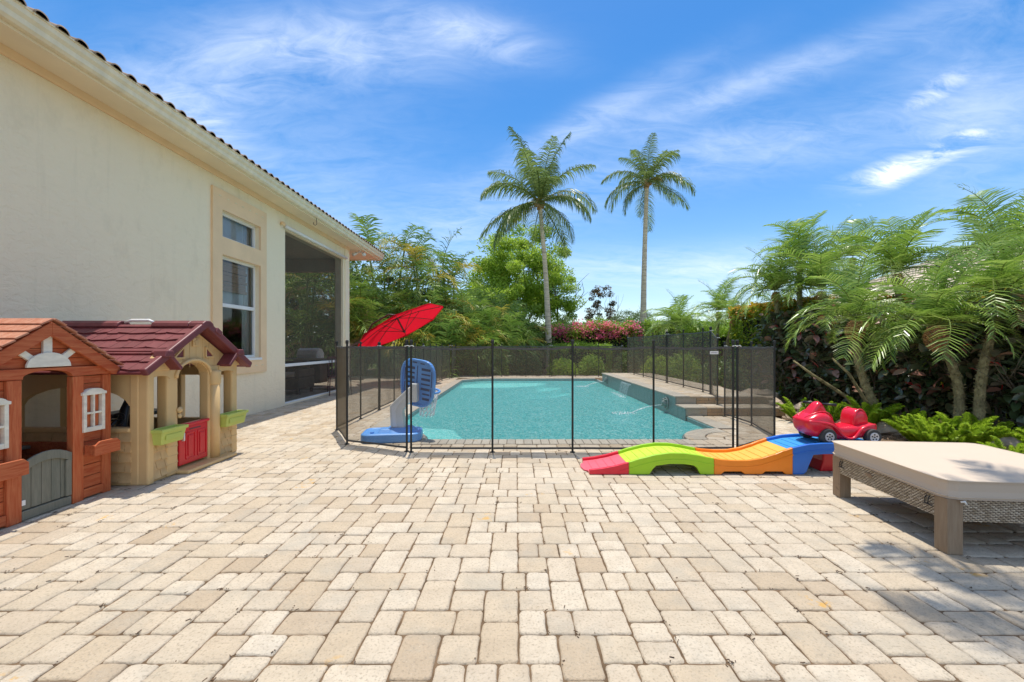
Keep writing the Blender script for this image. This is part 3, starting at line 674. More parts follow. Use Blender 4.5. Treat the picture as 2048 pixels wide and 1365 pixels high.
# ============================================================ HOUSE
WX = -4.68; GX = -4.30
house = thing('house', 'cream stucco house with peach window trim and tiled roof', 'house', (WX, 5, 0))
def wall_with_holes(x0, x1, y0, y1, z0, z1, holes):
    b = MB(); ys = sorted({y0, y1, *[a for h in holes for a in h[:2]]}); zs = sorted({z0, z1, *[a for h in holes for a in h[2:]]})
    # faces on both sides plus the reveals; no inner cell borders
    def solid(i, j): 
        if i < 0 or j < 0 or i >= len(ys) - 1 or j >= len(zs) - 1: return False
        cy, cz = (ys[i] + ys[i + 1]) / 2, (zs[j] + zs[j + 1]) / 2
        return not any(h[0] < cy < h[1] and h[2] < cz < h[3] for h in holes)
    for i in range(len(ys) - 1):
        for j in range(len(zs) - 1):
            if not solid(i, j): continue
            a, c, d, e = ys[i], ys[i + 1], zs[j], zs[j + 1]
            b.add([(x1, a, d), (x1, c, d), (x1, c, e), (x1, a, e)], [(0, 1, 2, 3)]); b.add([(x0, a, d), (x0, c, d), (x0, c, e), (x0, a, e)], [(3, 2, 1, 0)])
            if not solid(i - 1, j): b.add([(x0, a, d), (x1, a, d), (x1, a, e), (x0, a, e)], [(0, 1, 2, 3)])
            if not solid(i + 1, j): b.add([(x0, c, d), (x1, c, d), (x1, c, e), (x0, c, e)], [(3, 2, 1, 0)])
            if not solid(i, j - 1): b.add([(x0, a, d), (x1, a, d), (x1, c, d), (x0, c, d)], [(3, 2, 1, 0)])
            if not solid(i, j + 1): b.add([(x0, a, e), (x1, a, e), (x1, c, e), (x0, c, e)], [(0, 1, 2, 3)])
    return b
WY0, WY1 = 6.61, 7.60
wall_with_holes(WX - .2, WX, -3, 11.66, -.02, 3.93, [(WY0, WY1, 2.94, 3.37), (WY0, WY1, 1.0, 2.66), (8.46, 11.30, .03, 3.56)]).build('wall', M['stucco'], house)
wall_with_holes(WX, WX + .035, 6.40, 7.78, .735, 3.675, [(WY0, WY1, 2.94, 3.37), (WY0, WY1, 1.0, 2.66)]).build('window_trim', M['trim'], house, .004)
for z, n_ in ((3.56, 7), (.85, 7)):
    for i in range(n_):
        y = 6.55 + 1.1 * i / (n_ - 1); b = MB(); b.prism([(y - .04, z), (y + .04, z + .004), (y, z + .022)], 'x', WX + .0355, WX + .043); b.build('trim_ornament', M['soffit'], house)
# windows
XW = WX - .115
def window(z0, z1, rail=None, bl=False):
    fr = MB(); t = .045
    fr.box(XW, XW + .05, WY0, WY0 + t, z0, z1); fr.box(XW, XW + .05, WY1 - t, WY1, z0, z1); fr.box(XW + .001, XW + .049, WY0 + t, WY1 - t, z1 - t, z1); fr.box(XW + .001, XW + .049, WY0 + t, WY1 - t, z0, z0 + t)
    if rail: fr.box(XW + .002, XW + .062, WY0 + t, WY1 - t, rail - .03, rail + .03)
    w = fr.build('window', M['white'], house, .003)
    b = MB(); b.add([(XW + .02, WY0 + t, z0 + t), (XW + .02, WY1 - t, z0 + t), (XW + .02, WY1 - t, (rail or z1 + .03) - .03), (XW + .02, WY0 + t, (rail or z1 + .03) - .03)], [(0, 1, 2, 3)]); b.build('pane', gl2, w)
    if rail:
        b = MB(); b.add([(XW + .034, WY0 + t, rail + .03), (XW + .034, WY1 - t, rail + .03), (XW + .034, WY1 - t, z1 - t), (XW + .034, WY0 + t, z1 - t)], [(0, 1, 2, 3)]); b.build('pane', gl2, w)
    if bl:
        for i in range(9):
            zz = z1 - .06 - i * .055; b = MB(); b.box(XW - .03 + (i % 3 == 2) * .012, XW - .012 + (i % 3 == 2) * .022, WY0 + .03, WY1 - .17, zz - .052, zz); b.build('blind_slat', M['blind'], w, .005)
    return w
t = NT('tinted_window_glass'); tr = t.n('ShaderNodeBsdfTransparent'); tr.inputs[0].default_value = (.9, .92, .92, 1); gl = t.n('ShaderNodeBsdfGlossy'); gl.inputs['Roughness'].default_value = .02
fr_ = t.n('ShaderNodeFresnel'); fr_.inputs[0].default_value = 1.6; mx = t.n('ShaderNodeMixShader'); t.l(t.m('MULTIPLY', fr_.outputs[0], 1.0, None, True), mx.inputs[0]); t.l(tr.outputs[0], mx.inputs[1]); t.l(gl.outputs[0], mx.inputs[2]); t.l(mx.outputs[0], t.out.inputs[0]); gl2 = t.mat
window(2.94, 3.37); window(1.0, 2.66, 1.87, True)
b = MB(); b.box(WX - 2.2, WX - 2.1, 5.2, 8.4, 0, 3.9); b.box(WX - 2.1, WX - .21, 8.3, 8.4, 0, 3.9); b.box(WX - 2.1, WX - .21, 5.2, 5.3, 0, 3.9); b.box(WX - 2.1, WX - .21, 5.3, 8.3, 3.8, 3.9); b.box(WX - 2.1, WX - .21, 5.3, 8.3, 0, .02)
b.build('room', M['curtain'], house)
b = MB(); shm = simple('grey_sheer', (.60, .61, .62), .9); b.box(XW - .05, XW - .045, WY0 + .02, WY1 - .20, 2.96, 3.36); b.build('sheer_shade', shm, house); b = MB(); b.box(XW - .05, XW - .045, WY0 + .02, WY1 - .20, 1.9, 2.3); b.build('sheer_shade', shm, house)
b = MB()
for i in range(7): b.tube([(XW - .07 - .02 * (i % 2), 7.42 + i * .028, 1.0), (XW - .07 - .02 * (i % 2), 7.42 + i * .028, 3.7)], .018, 8)
b.build('curtain', M['white'], house, smooth=True)
b = MB(); b.box(WX + .0, WX + .05, WY0 - .02, WY1 + .02, .955, .998); b.build('window_sill', M['white'], house, .004)
# lanai
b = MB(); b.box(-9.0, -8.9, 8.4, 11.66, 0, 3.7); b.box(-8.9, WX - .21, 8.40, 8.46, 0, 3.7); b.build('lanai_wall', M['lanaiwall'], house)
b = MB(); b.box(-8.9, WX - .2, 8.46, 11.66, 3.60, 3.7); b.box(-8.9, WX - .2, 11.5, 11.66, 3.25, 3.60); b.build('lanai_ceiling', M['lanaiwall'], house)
b = MB(); b.box(-8.9, -4.9, 11.48, 11.6, 0, .04); b.box(-6.9, -6.82, 11.5, 11.6, .04, 3.25); b.box(-8.9, -4.9, 11.52, 11.58, .82, .87); b.build('far_screen_frame', M['lanaiwall'], house)
b = MB(); b.box(-6.6, -5.9, 9.6, 10.3, 3.48, 3.6); b.build('ceiling_heater', M['brownmetal'], house, .01)
def screen(name, y0, y1, z0, z1):
    b = MB(); b.add([(WX - .05, y0, z0), (WX - .05, y1, z0), (WX - .05, y1, z1), (WX - .05, y0, z1)], [(0, 1, 2, 3)]); return b.build(name, M['screen'], house)
b = MB(); b.add([(-8.88, 11.55, .05), (-4.92, 11.55, .05), (-4.92, 11.55, 3.25), (-8.88, 11.55, 3.25)], [(0, 1, 2, 3)]); b.build('far_screen_panel', M['screen'], house)
screen('screen_panel', 8.48, 11.29, .84, 3.55); screen('screen_panel', 8.48, 11.29, .05, .78)
b = MB(); b.box(WX - .08, WX - .02, 8.47, 11.30, .78, .84); b.box(WX - .08, WX - .02, 8.46, 8.49, .03, 3.56); b.box(WX - .08, WX - .02, 8.49, 11.30, .02, .055); b.build('screen_frame', M['white'], house, .003)
b = MB(); b.tube([(WX + .045, 8.40, 3.61), (WX + .045, 11.42, 3.61)], .035, 10); b.build('roller_tube', M['white'], house, smooth=True)
b = MB(); b.lathe([(.035, 0), (.042, -.03), (.035, -.07), (.01, -.075)], (WX + .05, 8.34, 3.64), 12, 'y'); b.build('wall_camera', M['trim'], house, smooth=True)
b = MB(); b.box(WX - .26, WX + .03, 11.385, 11.66, -.02, 3.9); b.build('corner_column', M['stucco'], house, .006)
# eaves
EY = 13.2
b = MB(); b.box(-10, GX + .02, -3, EY, 3.935, 3.965); b.build('soffit', M['soffit'], house)
b = MB(); b.prism([(WX + .002, 3.86), (WX + .03, 3.86), (WX + .05, 3.934), (WX + .002, 3.934)], 'y', -3, 11.66); b.build('frieze_moulding', M['trim'], house)
b = MB(); b.box(GX - .012, GX + .021, -3, EY + .002, 3.90, 4.09); b.box(-9, GX - .012, EY - .02, EY + .002, 3.90, 4.09); b.build('fascia', M['soffit'], house)
b = MB(); prof = [(GX + .022, 3.93), (GX + .07, 3.93), (GX + .095, 3.955), (GX + .10, 4.0), (GX + .125, 4.03), (GX + .13, 4.075), (GX + .142, 4.078), (GX + .142, 4.092), (GX + .122, 4.092), (GX + .118, 4.04), (GX + .022, 4.04)]
b.prism(prof, 'y', -3, EY + .01); b.build('gutter', M['gutter'], house)
for i in range(9):
    y = .6 + i * 1.5; b = MB(); b.box(GX + .118, GX + .146, y, y + .012, 4.07, 4.094); b.build('gutter_strap', M['gutter'], house)
b = MB(); b.tube([(GX + .05, 8.9, 3.935), (GX + .05, 8.9, 3.86), (GX + .055, 8.9, 3.80), (GX + .02, 8.9, 3.775), (GX - .015, 8.9, 3.80), (GX - .015, 8.9, 3.84)], .006, 6); b.build('eave_hook', M['brownmetal'], house, smooth=True)
fl = thing('flood_light', 'small twin flood light under the far eave corner', 'light', (WX + .2, 12.0, 3.93))
b = MB(); b.lathe([(.05, 0), (.05, -.02), (.02, -.03)], (WX + .2, 12.0, 3.935), 12); b.build('mount', M['white'], fl, smooth=True)
for s in (-1, 1):
    b = MB(); b.tube([(WX + .2, 12.0, 3.90), (WX + .2 + s * .1, 11.95, 3.85)], .012, 6); b.tube([(WX + .2 + s * .08, 11.97, 3.87), (WX + .2 + s * .16, 11.88, 3.80)], [.03, .05], 12); b.build('lamp_head', M['white'], fl, smooth=True)
# roof with barrel tiles along the eave
pitch = .42
b = MB(); b.add([(GX - .02, -3, 4.095), (GX - .02, EY, 4.095), (-8.6, EY - 4.3, 4.095 + 4.28 * pitch), (-8.6, -3, 4.095 + 4.28 * pitch)], [(0, 1, 2, 3)])
b.add([(GX - .02, EY, 4.095), (-12.9, EY, 4.095), (-8.6, EY - 4.3, 4.095 + 4.28 * pitch)], [(0, 1, 2)]); b.build('roof', M['tile'], house)
tm = []
for s_ in range(3):
    rg = random.Random(s_); b = MB(); L_ = .42; n_ = 8; vs = []
    for (x, dz, rr) in ((.075, 0, .060), (.055, .002, .057), (-L_, L_ * pitch, .055)):
        for j in range(n_ + 1): a = math.pi * j / n_; vs.append((x, rr * math.cos(a), dz + rr * .78 * math.sin(a)))
    for (x, dz, rr) in ((.075, 0, .046),):
        for j in range(n_ + 1): a = math.pi * j / n_; vs.append((x, rr * math.cos(a), dz + rr * .72 * math.sin(a)))
    k = n_ + 1
    fs = [(i * k + j, i * k + j + 1, (i + 1) * k + j + 1, (i + 1) * k + j) for i in range(2) for j in range(n_)] + [(3 * k + j, 3 * k + j + 1, j + 1, j) for j in range(n_)] + [tuple(range(3 * k, 4 * k))]
    b.add(vs, fs); tm.append(b.mesh('roof_tile', M['tile'], True))
y = .9
while y < EY - .05:
    inst('roof_tile', random.choice(tm), house, Vector((GX + .08, y, 4.089)) - wl(house), (0, 0, R(random.uniform(-2, 2)))); y += .172

# neighbour's house beyond the side fence
nh = thing('neighbour_house', 'neighbour house with pale flat tile roof behind the palms', 'house', (14, 14, 0))
b = MB(); b.box(13.6, 24, -2, 20.0, -.05, 2.85); b.build('wall', M['stucco'], nh)
b = MB(); b.box(13.0, 24, -2.6, 20.6, 2.72, 2.86); b.build('fascia', M['white'], nh)
pn = .47; tl = MB(); rgn = random.Random(3)
def rp(x, y): return 2.87 + (x - 13.0) * pn
crs = .33
for i in range(24):
    x0_, x1_ = 12.97 + i * crs * .9, 12.97 + (i + 1) * crs * .9 + .03
    ymax = 20.6 - i * crs * .9
    y = -2.6
    while y < ymax:
        j = rgn.uniform(-.006, .006); z0_, z1_ = rp(x0_, 0) + .045 + j, rp(x1_, 0) + .005
        vs = [(x0_, y, z0_ - .04), (x0_, y + .235, z0_ - .04), (x0_, y, z0_), (x0_, y + .235, z0_), (x1_, y, z1_), (x1_, y + .235, z1_)]
        tl.add(vs, [(0, 1, 3, 2), (2, 3, 5, 4), (0, 2, 4), (1, 5, 3)]); y += .24
tl.build('roof_tile_courses', simple('pale_weathered_roof_tile', (.50, .42, .32), .85, .35, 1.2, 30, .5, .004, .2, kind='World'), nh, kind='stuff')
b = MB(); b.add([(12.99, 20.6, 2.88), (26, 20.6, 2.88), (20, 13.6, 2.88 + 7 * pn)], [(0, 1, 2)]); b.add([(12.99, -2.6, 2.84), (12.99, 20.6, 2.84), (20, 13.6, 2.84 + 7 * pn), (20, -2.6, 2.84 + 7 * pn)], [(0, 1, 2, 3)]); b.build('roof', M['tile'], nh)

# ============================================================ POOL SAFETY FENCE
FH = 1.235
def fence_section(pts, label, hts=None, tagged=False):
    """pts: posts (x, y, base z)"""
    c = pts[len(pts) // 2]; f = thing('pool_fence', label, 'fence', (c[0], c[1], c[2]), group='removable black mesh pool fence sections')
    for i, (x, y, z) in enumerate(pts):
        b = MB(); b.tube([(x, y, z), (x, y, z + FH + .0)], .0128, 10); b.lathe([(.0128, FH), (.019, FH + .003), (.019, FH + .035), (.012, FH + .045)], (x, y, z), 10)
        b.build('post', M['black'], f, smooth=False)
        b = MB(); b.lathe([(.03, .001), (.03, .006), (.02, .010)], (x, y, z), 10); b.build('deck_sleeve', M['black'], f)
    for (a, c_) in zip(pts[:-1], pts[1:]):
        A, B_ = Vector(a), Vector(c_); d = B_ - A; nrm = Vector((-d.y, d.x, 0)).normalized(); sag = random.uniform(.008, .02); bul = random.uniform(-.02, .02); N_ = 12; NZ = 6
        def top(u): return FH - .03 - sag * 4 * u * (1 - u) + .004 * math.sin(u * 23 + a[0])
        def pt(u, v): 
            p = A + d * u; return p + nrm * (bul * math.sin(math.pi * u) * math.sin(math.pi * v) + .004 * math.sin(9 * u + 5 * v)) + Vector((0, 0, .035 + (top(u) - .035) * v))
        b = MB(); vs = [pt(.018 + .964 * i / N_, j / NZ) for j in range(NZ + 1) for i in range(N_ + 1)]
        b.add(vs, [(j * (N_ + 1) + i, j * (N_ + 1) + i + 1, (j + 1) * (N_ + 1) + i + 1, (j + 1) * (N_ + 1) + i) for j in range(NZ) for i in range(N_)])
        b.build('mesh_panel', M['net'], f, smooth=True)
        b = MB(); off = nrm * .0035
        for v0, hh in ((1, -.024), (0, .022)):
            for i in range(N_):
                u0, u1 = .015 + .97 * i / N_, .015 + .97 * (i + 1) / N_; p0, p1 = pt(u0, v0), pt(u1, v0); q0, q1 = p0 + Vector((0, 0, hh)), p1 + Vector((0, 0, hh))
                b.add([p0 + off, p1 + off, q1 + off, q0 + off, p0 - off, p1 - off, q1 - off, q0 - off], [(0, 1, 2, 3), (7, 6, 5, 4), (0, 4, 5, 1), (3, 2, 6, 7)])
        b.build('binding', M['band'], f)
    for e in (0, -1):       # latch cord at the section ends
        x, y, z = pts[e]; b = MB(); b.tube([(x - .02, y - .022, z + FH - .03), (x + .02, y - .022, z + FH - .022), (x + .035, y - .018, z + FH - .035)], .005, 6); b.build('latch_cord', M['hoopgrey'], f)
    return f
P = lambda x, y, z=0: (x, y, z + .0)
f1 = fence_section([P(-1.193, 4.75), P(-.267, 4.74), P(.642, 4.74), P(1.562, 4.74), P(2.475, 4.76)], 'front mesh pool fence section across the pool, bearing a small white tag')
fence_section([P(-1.25, 4.78), P(-2.08, 5.14), P(-2.57, 5.99), P(-2.575, 6.92), P(-2.585, 7.86)], 'mesh pool fence section curving round the basketball hoop at the front left')
fence_section([P(-2.585, 7.93), P(-2.59, 8.87), P(-2.6, 9.8), P(-2.6, 10.75), P(-2.6, 11.68)], 'mesh pool fence section along the left deck beside the house screen')
fence_section([P(-2.6, 11.75), P(-2.6, 12.65), P(-2.6, 13.6), P(-2.58, 14.55), P(-2.45, 15.45)], 'mesh pool fence section on the far left deck near the red umbrella')
fence_section([P(-2.40, 15.6), P(-2.36, 16.3), P(-1.5, 16.35), P(-.56, 16.35), P(.39, 16.35), P(1.33, 16.35)], 'mesh pool fence section behind the far pool end, left half')
fence_section([P(1.40, 16.35), P(2.32, 16.35), P(3.22, 16.3), P(3.62, 15.6), P(3.78, 14.9)], 'mesh pool fence section behind the far pool end, right half')
fence_section([P(3.77, 14.1, .29), P(3.76, 13.3, .29), P(3.75, 12.3, .29), P(3.74, 11.4, .29), P(3.73, 10.36, .29)], 'mesh pool fence section on top of the raised wall, farther one')
fence_section([P(3.73, 10.28, .29), P(3.72, 9.28, .29), P(3.715, 8.3, .29), P(3.71, 7.98, .29)], 'mesh pool fence section on top of the raised wall, nearer one')
fence_section([P(3.69, 7.9, .29), P(3.62, 7.50, .146)], 'short mesh pool fence piece stepping down the paver steps')
fence_section([P(3.57, 7.27 - .13), P(3.56, 6.31), P(3.33, 5.38), P(2.55, 4.81)], 'mesh pool fence section curving round the front right corner by the toy ramp')
tgm = MB(); tgm.box(2.195, 2.29, 4.722, 4.726, 1.115, 1.148); tg = tgm.build('tag', M['white'], f1)
tx = MB(); rr = random.Random(2); x = 2.204
while x < 2.28:
    w_ = rr.uniform(.003, .006); tx.add([(x, 4.7212, 1.126), (x + w_, 4.7212, 1.126), (x + w_, 4.7212, 1.126 + rr.uniform(.006, .012)), (x, 4.7212, 1.136)], [(0, 1, 2, 3)]); x += w_ + .002
tx.build('print', simple('grey_violet_print', (.16, .13, .2), .7), tg, local=False)
# ============================================================ WOODEN PLAYHOUSE
wp = thing('wooden_playhouse', 'stained cedar wooden playhouse with white sunburst gable and grey half door', 'playhouse', (-3.9, 3.03, 0))
F = -3.39; Y1, Y2 = 2.55, 3.49; YC = 3.02
def pb(name, mat, x0, x1, y0, y1, z0, z1, bev=.004, par=None):
    b = MB(); b.box(x0, x1, y0, y1, z0, z1); return b.build(name, mat, par or wp, bev)
for a, c in ((2.55, 2.62), (2.775, 2.86), (3.19, 3.27), (3.425, 3.495)): pb('post', M['cedarv'], F - .045, F + (.006 if c < 2.9 and a > 2.6 or a > 3.1 and c < 3.3 else 0), a, c, 0, .975)
# lintel with an arch over the door
arch = [(2.55, .978), (2.865, .978)] + [(YC + .16 * math.sin(t), .985 + .048 * math.cos(t)) for t in np.linspace(-1.45, 1.45, 11)] + [(3.185, .978), (3.495, .978), (3.495, 1.05), (2.55, 1.05)]
b = MB(); b.prism(arch, 'x', F - .03, F + .012); b.build('lintel', M['cedar'], wp, .003)
for a, c in ((2.62, 2.775), (3.27, 3.425)):
    z = .085; k = 0
    while z < .97:
        h = min(.092, .975 - z)
        pb('plank', M['cedar'], F - .035, F - .014, a, c, z, z + h - .004, .004); z += .092
    pb('rail', M['cedar'], F - .03, F + .004, a + .001, c - .001, .015, .082)
    # white window, arched head, four lights
    w0, w1 = a - .022, c + .008; z0, z1 = .53, .82
    fr = MB(); fr.prism([(w0 + .012, z0), (w1 - .012, z0), (w1 - .012, z1 - .03), (w1, z1 - .03), (w1, z1 + .012)] + [(w0 + (w1 - w0) * (.5 + .5 * math.cos(t)) , z1 + .012 + .03 * math.sin(t)) for t in np.linspace(.3, math.pi - .3, 7)] + [(w0, z1 + .012), (w0, z1 - .03), (w0 + .012, z1 - .03)], 'x', F - .012, F - .0119 + .001)
    w = thing('window', None, None, (0, 0, 0)); w.parent = wp
    m0, m1 = w0 + .032, w1 - .032; mc = (m0 + m1) / 2
    bb = MB(); bb.box(F - .012, F + .022, w0 + .008, m0, z0, z1); bb.box(F - .012, F + .022, m1, w1 - .008, z0, z1); bb.box(F - .012, F + .021, m0, m1, z0, z0 + .035)
    bb.prism([(w0 - .002, z1), (w1 + .002, z1), (w1 + .002, z1 + .02)] + [((w0 + w1) / 2 + (w1 - w0) * .40 * math.cos(t), z1 + .022 + .030 * math.sin(t)) for t in np.linspace(.2, math.pi - .2, 9)] + [(w0 - .002, z1 + .02)], 'x', F - .012, F + .026)
    bb.build('frame', M['whitew'], w, .003)
    b = MB(); b.box(F - .008, F + .016, mc - .006, mc + .006, z0 + .035, z1); b.box(F - .007, F + .015, m0, m1, (z0 + z1) / 2 - .006, (z0 + z1) / 2 + .008); b.build('glazing_bar', M['whitew'], w)
    b = MB(); b.box(F - .013, F - .0115, m0, m1, z0 + .03, z1); b.build('dark_opening', M['cedarv'], w)
    # planter box
    pl = MB(); pl.box(F + .004, F + .09, a + .0, c + .03, .345, .358); pl.box(F + .008, F + .09, a, a + .014, .358, .43); pl.box(F + .008, F + .09, c + .016, c + .03, .358, .43)
    pl.prism([(a - .012, .345), (c + .042, .345), (c + .042, .425), (c + .012, .455), (a + .03, .455), (a - .012, .425)], 'x', F + .09, F + .106); pl.build('planter_box', M['cedar'], wp, .003)
# grey half door
dr = thing('door', None, None, (0, 0, 0)); dr.parent = wp; dr['label'] = 'grey-green arched half door'
n_ = 5; ys = np.linspace(2.866, 3.184, n_ + 1)
def dtop(y): return .385 + .055 * (1 - ((y - 3.025) / .16) ** 2)
for i in range(n_):
    a, c = ys[i] + .0015, ys[i + 1] - .0015; b = MB(); b.prism([(a, .075), (c, .075), (c, dtop(c) - .02), (a, dtop(a) - .02)], 'x', F - .03, F - .012); b.build('plank', M['greywood'], dr, .003)
b = MB(); pts = [(y, dtop(y) + .012) for y in np.linspace(2.866, 3.184, 9)]; b.prism([(y, z - .065) for y, z in pts] + pts[::-1], 'x', F - .011, F + .006); b.build('top_rail', M['greywood'], dr, .003)
for z in (.11, .33):
    pb('hinge', M['white'], F - .008, F + .003, 2.862, 2.884, z, z + .035, .001, dr)
pb('stile', M['greywood'], F - .011, F + .005, 3.145, 3.183, .075, dtop(3.165) - .05, .003, dr)
pb('kick_board', M['greywood'], F - .03, F + .0, 2.864, 3.186, .005, .068)
# gable
gx = F - .015
z = 1.052; k = 0
while z < 1.35:
    hw = (1.392 - z) / .737 ; hw2 = (1.392 - min(z + .07, 1.38)) / .737
    b = MB(); b.prism([(YC + .01 - hw, z), (YC + .01 + hw, z), (YC + .01 + hw2, min(z + .07, 1.38) - .003), (YC + .01 - hw2, min(z + .07, 1.38) - .003)], 'x', gx - .02, gx); b.build('gable_plank', M['cedar'], wp, .002); z += .07
sb = thing('sunburst', None, None, (0, 0, 0)); sb.parent = wp; sb['label'] = 'white half-round sunburst ornament'
b = MB(); b.prism([(YC + .145 * math.cos(t), 1.058 + .105 * math.sin(t)) for t in np.linspace(0, math.pi, 15)], 'x', gx + .020, gx + .036); b.build('half_disc', M['whitew'], sb, .003)
for ang, l_ in ((90, .15), (38, .165), (142, .165)):
    a = R(ang); c0 = Vector((gx + .011, YC + math.cos(a) * (.12 + l_ / 2), 1.058 + math.sin(a) * (.09 + l_ / 2))); b = MB()
    b.obox(c0, Vector((.010, 0, 0)), Vector((0, math.cos(a), math.sin(a))) * l_ / 2, Vector((0, -math.sin(a), math.cos(a))) * (.029 if ang == 90 else .022)); b.build('ray', M['whitew'], sb, .003)
AP = 1.400; EV = 1.034; YE0, YE1 = 2.49, 3.55
yc = (YE0 + YE1) / 2
sl = (AP - EV) / (yc - YE0)
for s in (-1, 1):    # rake boards and the cross gable roof planks
    ye = yc + s * (YE1 - YE0) / 2
    b = MB(); b.prism([(yc, AP - .015), (ye, EV - .015), (ye - s * .02, EV - .06), (ye - s * .07, EV - .06), (yc, AP - .115)][::s], 'x', F + .008, F + .038); b.build('rake_board', M['cedar'], wp, .004)
    nrm = Vector((0, s * sl, 1)).normalized(); dirn = Vector((0, s, -sl)).normalized(); Ls = math.hypot(yc - YE0, AP - EV)
    k = 7; st = Ls / k
    for i in range(k):
        c0 = Vector((F - .21, yc, AP)) + dirn * (st * (i + .5)) + nrm * (.006 + .005); b = MB()
        b.obox(c0, Vector((.262, 0, 0)), dirn * (st / 2 - .002) + nrm * .005, nrm * .007); b.build('roof_plank', M['cedroof'], wp, .003)
# main roof, ridge along the house
RX, RZ = -3.86, 1.415; EX = F + .02; s2 = (RZ - 1.03) / (EX - RX)
for side in (1, -1):
    ex = RX + side * (EX - RX); dirn = Vector((side * (EX - RX), 0, -(RZ - 1.03))).normalized(); nrm = Vector((side * (RZ - 1.03), 0, EX - RX)).normalized(); Ls = math.hypot(EX - RX, RZ - 1.03); k = 8; st = Ls / k
    for i in range(k):
        c0 = Vector((RX, 2.86 + 0, RZ)) + dirn * (st * (i + .5)) + nrm * .004
        ylo, yhi = 2.12, (3.54 if i > 20 else 3.50)
        if side == 1:       # the front slope stops at the valley of the cross gable
            zc = c0.z; yhi = min(3.50, yc - (AP - zc) / sl + .05) if zc < AP - .02 else yc
        b = MB(); b.obox(Vector((c0.x, (ylo + yhi) / 2, c0.z)), Vector((0, (yhi - ylo) / 2, 0)), dirn * (st / 2 - .004) + nrm * .008, nrm * .008); b.build('roof_plank', M['cedroof'], wp, .003)
# side and back walls
pb('post', M['cedarv'], -4.33, -4.27, 3.43, 3.488, .02, 1.0)
for yy in (2.17, 3.47):
    for i in range(10 if yy < 3 else 4): pb('side_plank', M['cedar'], -4.30, F - .05, yy, yy + .018, .02 + i * .098, .115 + i * .098, .003)
    b = MB(); b.prism([(-4.33, 1.0), (F - .05, 1.0), (RX, RZ - .02)], 'y', yy, yy + .018); b.build('side_gable', M['cedar'], wp)
for i in range(10):
    z0_, z1_ = .02 + i * .098, .115 + i * .098
    pb('back_plank', M['cedar'], -4.33, -4.31, 2.19, 2.40, z0_, z1_, .003); pb('back_plank', M['cedar'], -4.33, -4.31, 3.36, 3.425, z0_, z1_, .003)
    if i < 3 or i > 8: pb('back_plank', M['cedar'], -4.33, -4.31, 2.405, 3.355, z0_, z1_, .003)
b = MB(); b.prism([(2.405, .89), (2.405, .72)] + [(2.88 + .45 * math.sin(t), .74 + .13 * math.cos(t)) for t in np.linspace(-1.5, 1.5, 9)] + [(3.355, .72), (3.355, .89)], 'x', -4.33, -4.30); b.build('back_arch', M['cedar'], wp)
for i in range(10): pb('side_plank', M['cedar'], F - .035, F - .015, 2.17, 2.545, .02 + i * .098, .115 + i * .098, .003)
pb('bench', M['greywood'], -4.28, -4.02, 2.2, 3.46, .36, .385)
pb('floor_board', M['greywood'], -4.30, F - .05, 2.2, 3.46, .004, .03)
bt = thing('ride_on_toy', 'small blue ride-on toy inside the wooden playhouse doorway', 'toy', (-3.75, 3.02, .03))
b = MB(); b.prism([(2.80, .10), (3.0, .07), (3.10, .12), (3.10, .25), (3.03, .33), (2.97, .33), (2.95, .22), (2.84, .22)], 'x', -3.80, -3.68); b.build('body', M['blue'], bt, .02, seg=3)
b = MB(); b.tube([(-3.86, 3.0, .34), (-3.62, 3.0, .34)], .014, 8); b.build('handlebar', M['blue'], bt, smooth=True)
for y in (2.86, 3.06):
    for x in (-3.83, -3.665): b = MB(); b.lathe([(.02, -.012), (.055, -.012), (.055, .012), (.02, .012)], (x, y, .087), 14, 'x'); b.build('wheel', M['darkpl'], bt)

# ============================================================ PLASTIC PLAYHOUSE
pp = thing('plastic_playhouse', 'tan plastic playhouse with maroon roof, lime flower boxes and red half door', 'playhouse', (-3.8, 4.2, 0))
XF = -3.20
def P2(name, mat, x0, x1, y0, y1, z0, z1, bev=.012, par=None, seg=2): b = MB(); b.box(x0, x1, y0, y1, z0, z1); return b.build(name, mat, par or pp, bev, seg=seg)
# front facade as columns, arched heads and shingled lower walls
for a, c, xo in ((3.61, 3.675, .02), (3.83, 3.955, .0), (4.345, 4.50, .0), (4.70, 4.795, .0)): P2('column', M['tan'], XF - .10, XF + xo, a, c, 0, 1.0, .014)
b = MB(); b.tube([(XF + .005, 4.42, .02), (XF + .005, 4.42, .93)], .052, 16); b.lathe([(.052, .80), (.06, .82), (.062, .93), (.055, .95)], (XF + .005, 4.42, 0), 16); b.build('round_pilaster', M['tan'], pp, smooth=True)
def archhead(y0, y1, zs, zc, ztop, x0, x1, name='arch'):
    ym = (y0 + y1) / 2; hw = (y1 - y0) / 2
    pts = [(y0, ztop), (y0, zs)] + [(ym - hw * math.cos(t), zs + (zc - zs) * math.sin(t)) for t in np.linspace(.08, math.pi - .08, 13)] + [(y1, zs), (y1, ztop)]
    b = MB(); b.prism(pts, 'x', x0, x1); return b.build(name, M['tan'], pp, .006)
archhead(3.655, 3.85, .905, .94, 1.0, XF - .085, XF + .006); archhead(4.49, 4.72, .905, .94, 1.0, XF - .085, XF + .006)
archhead(3.95, 4.35, .90, 1.045, 1.06, XF - .10, XF - .005)
# raised rim round the door arch
b = MB(); b.tube([(XF + .004, 4.15 - .225 * math.cos(t), .905 + .165 * math.sin(t)) for t in np.linspace(0, math.pi, 15)], .018, 8); b.build('arch_rim', M['tan'], pp, smooth=True)
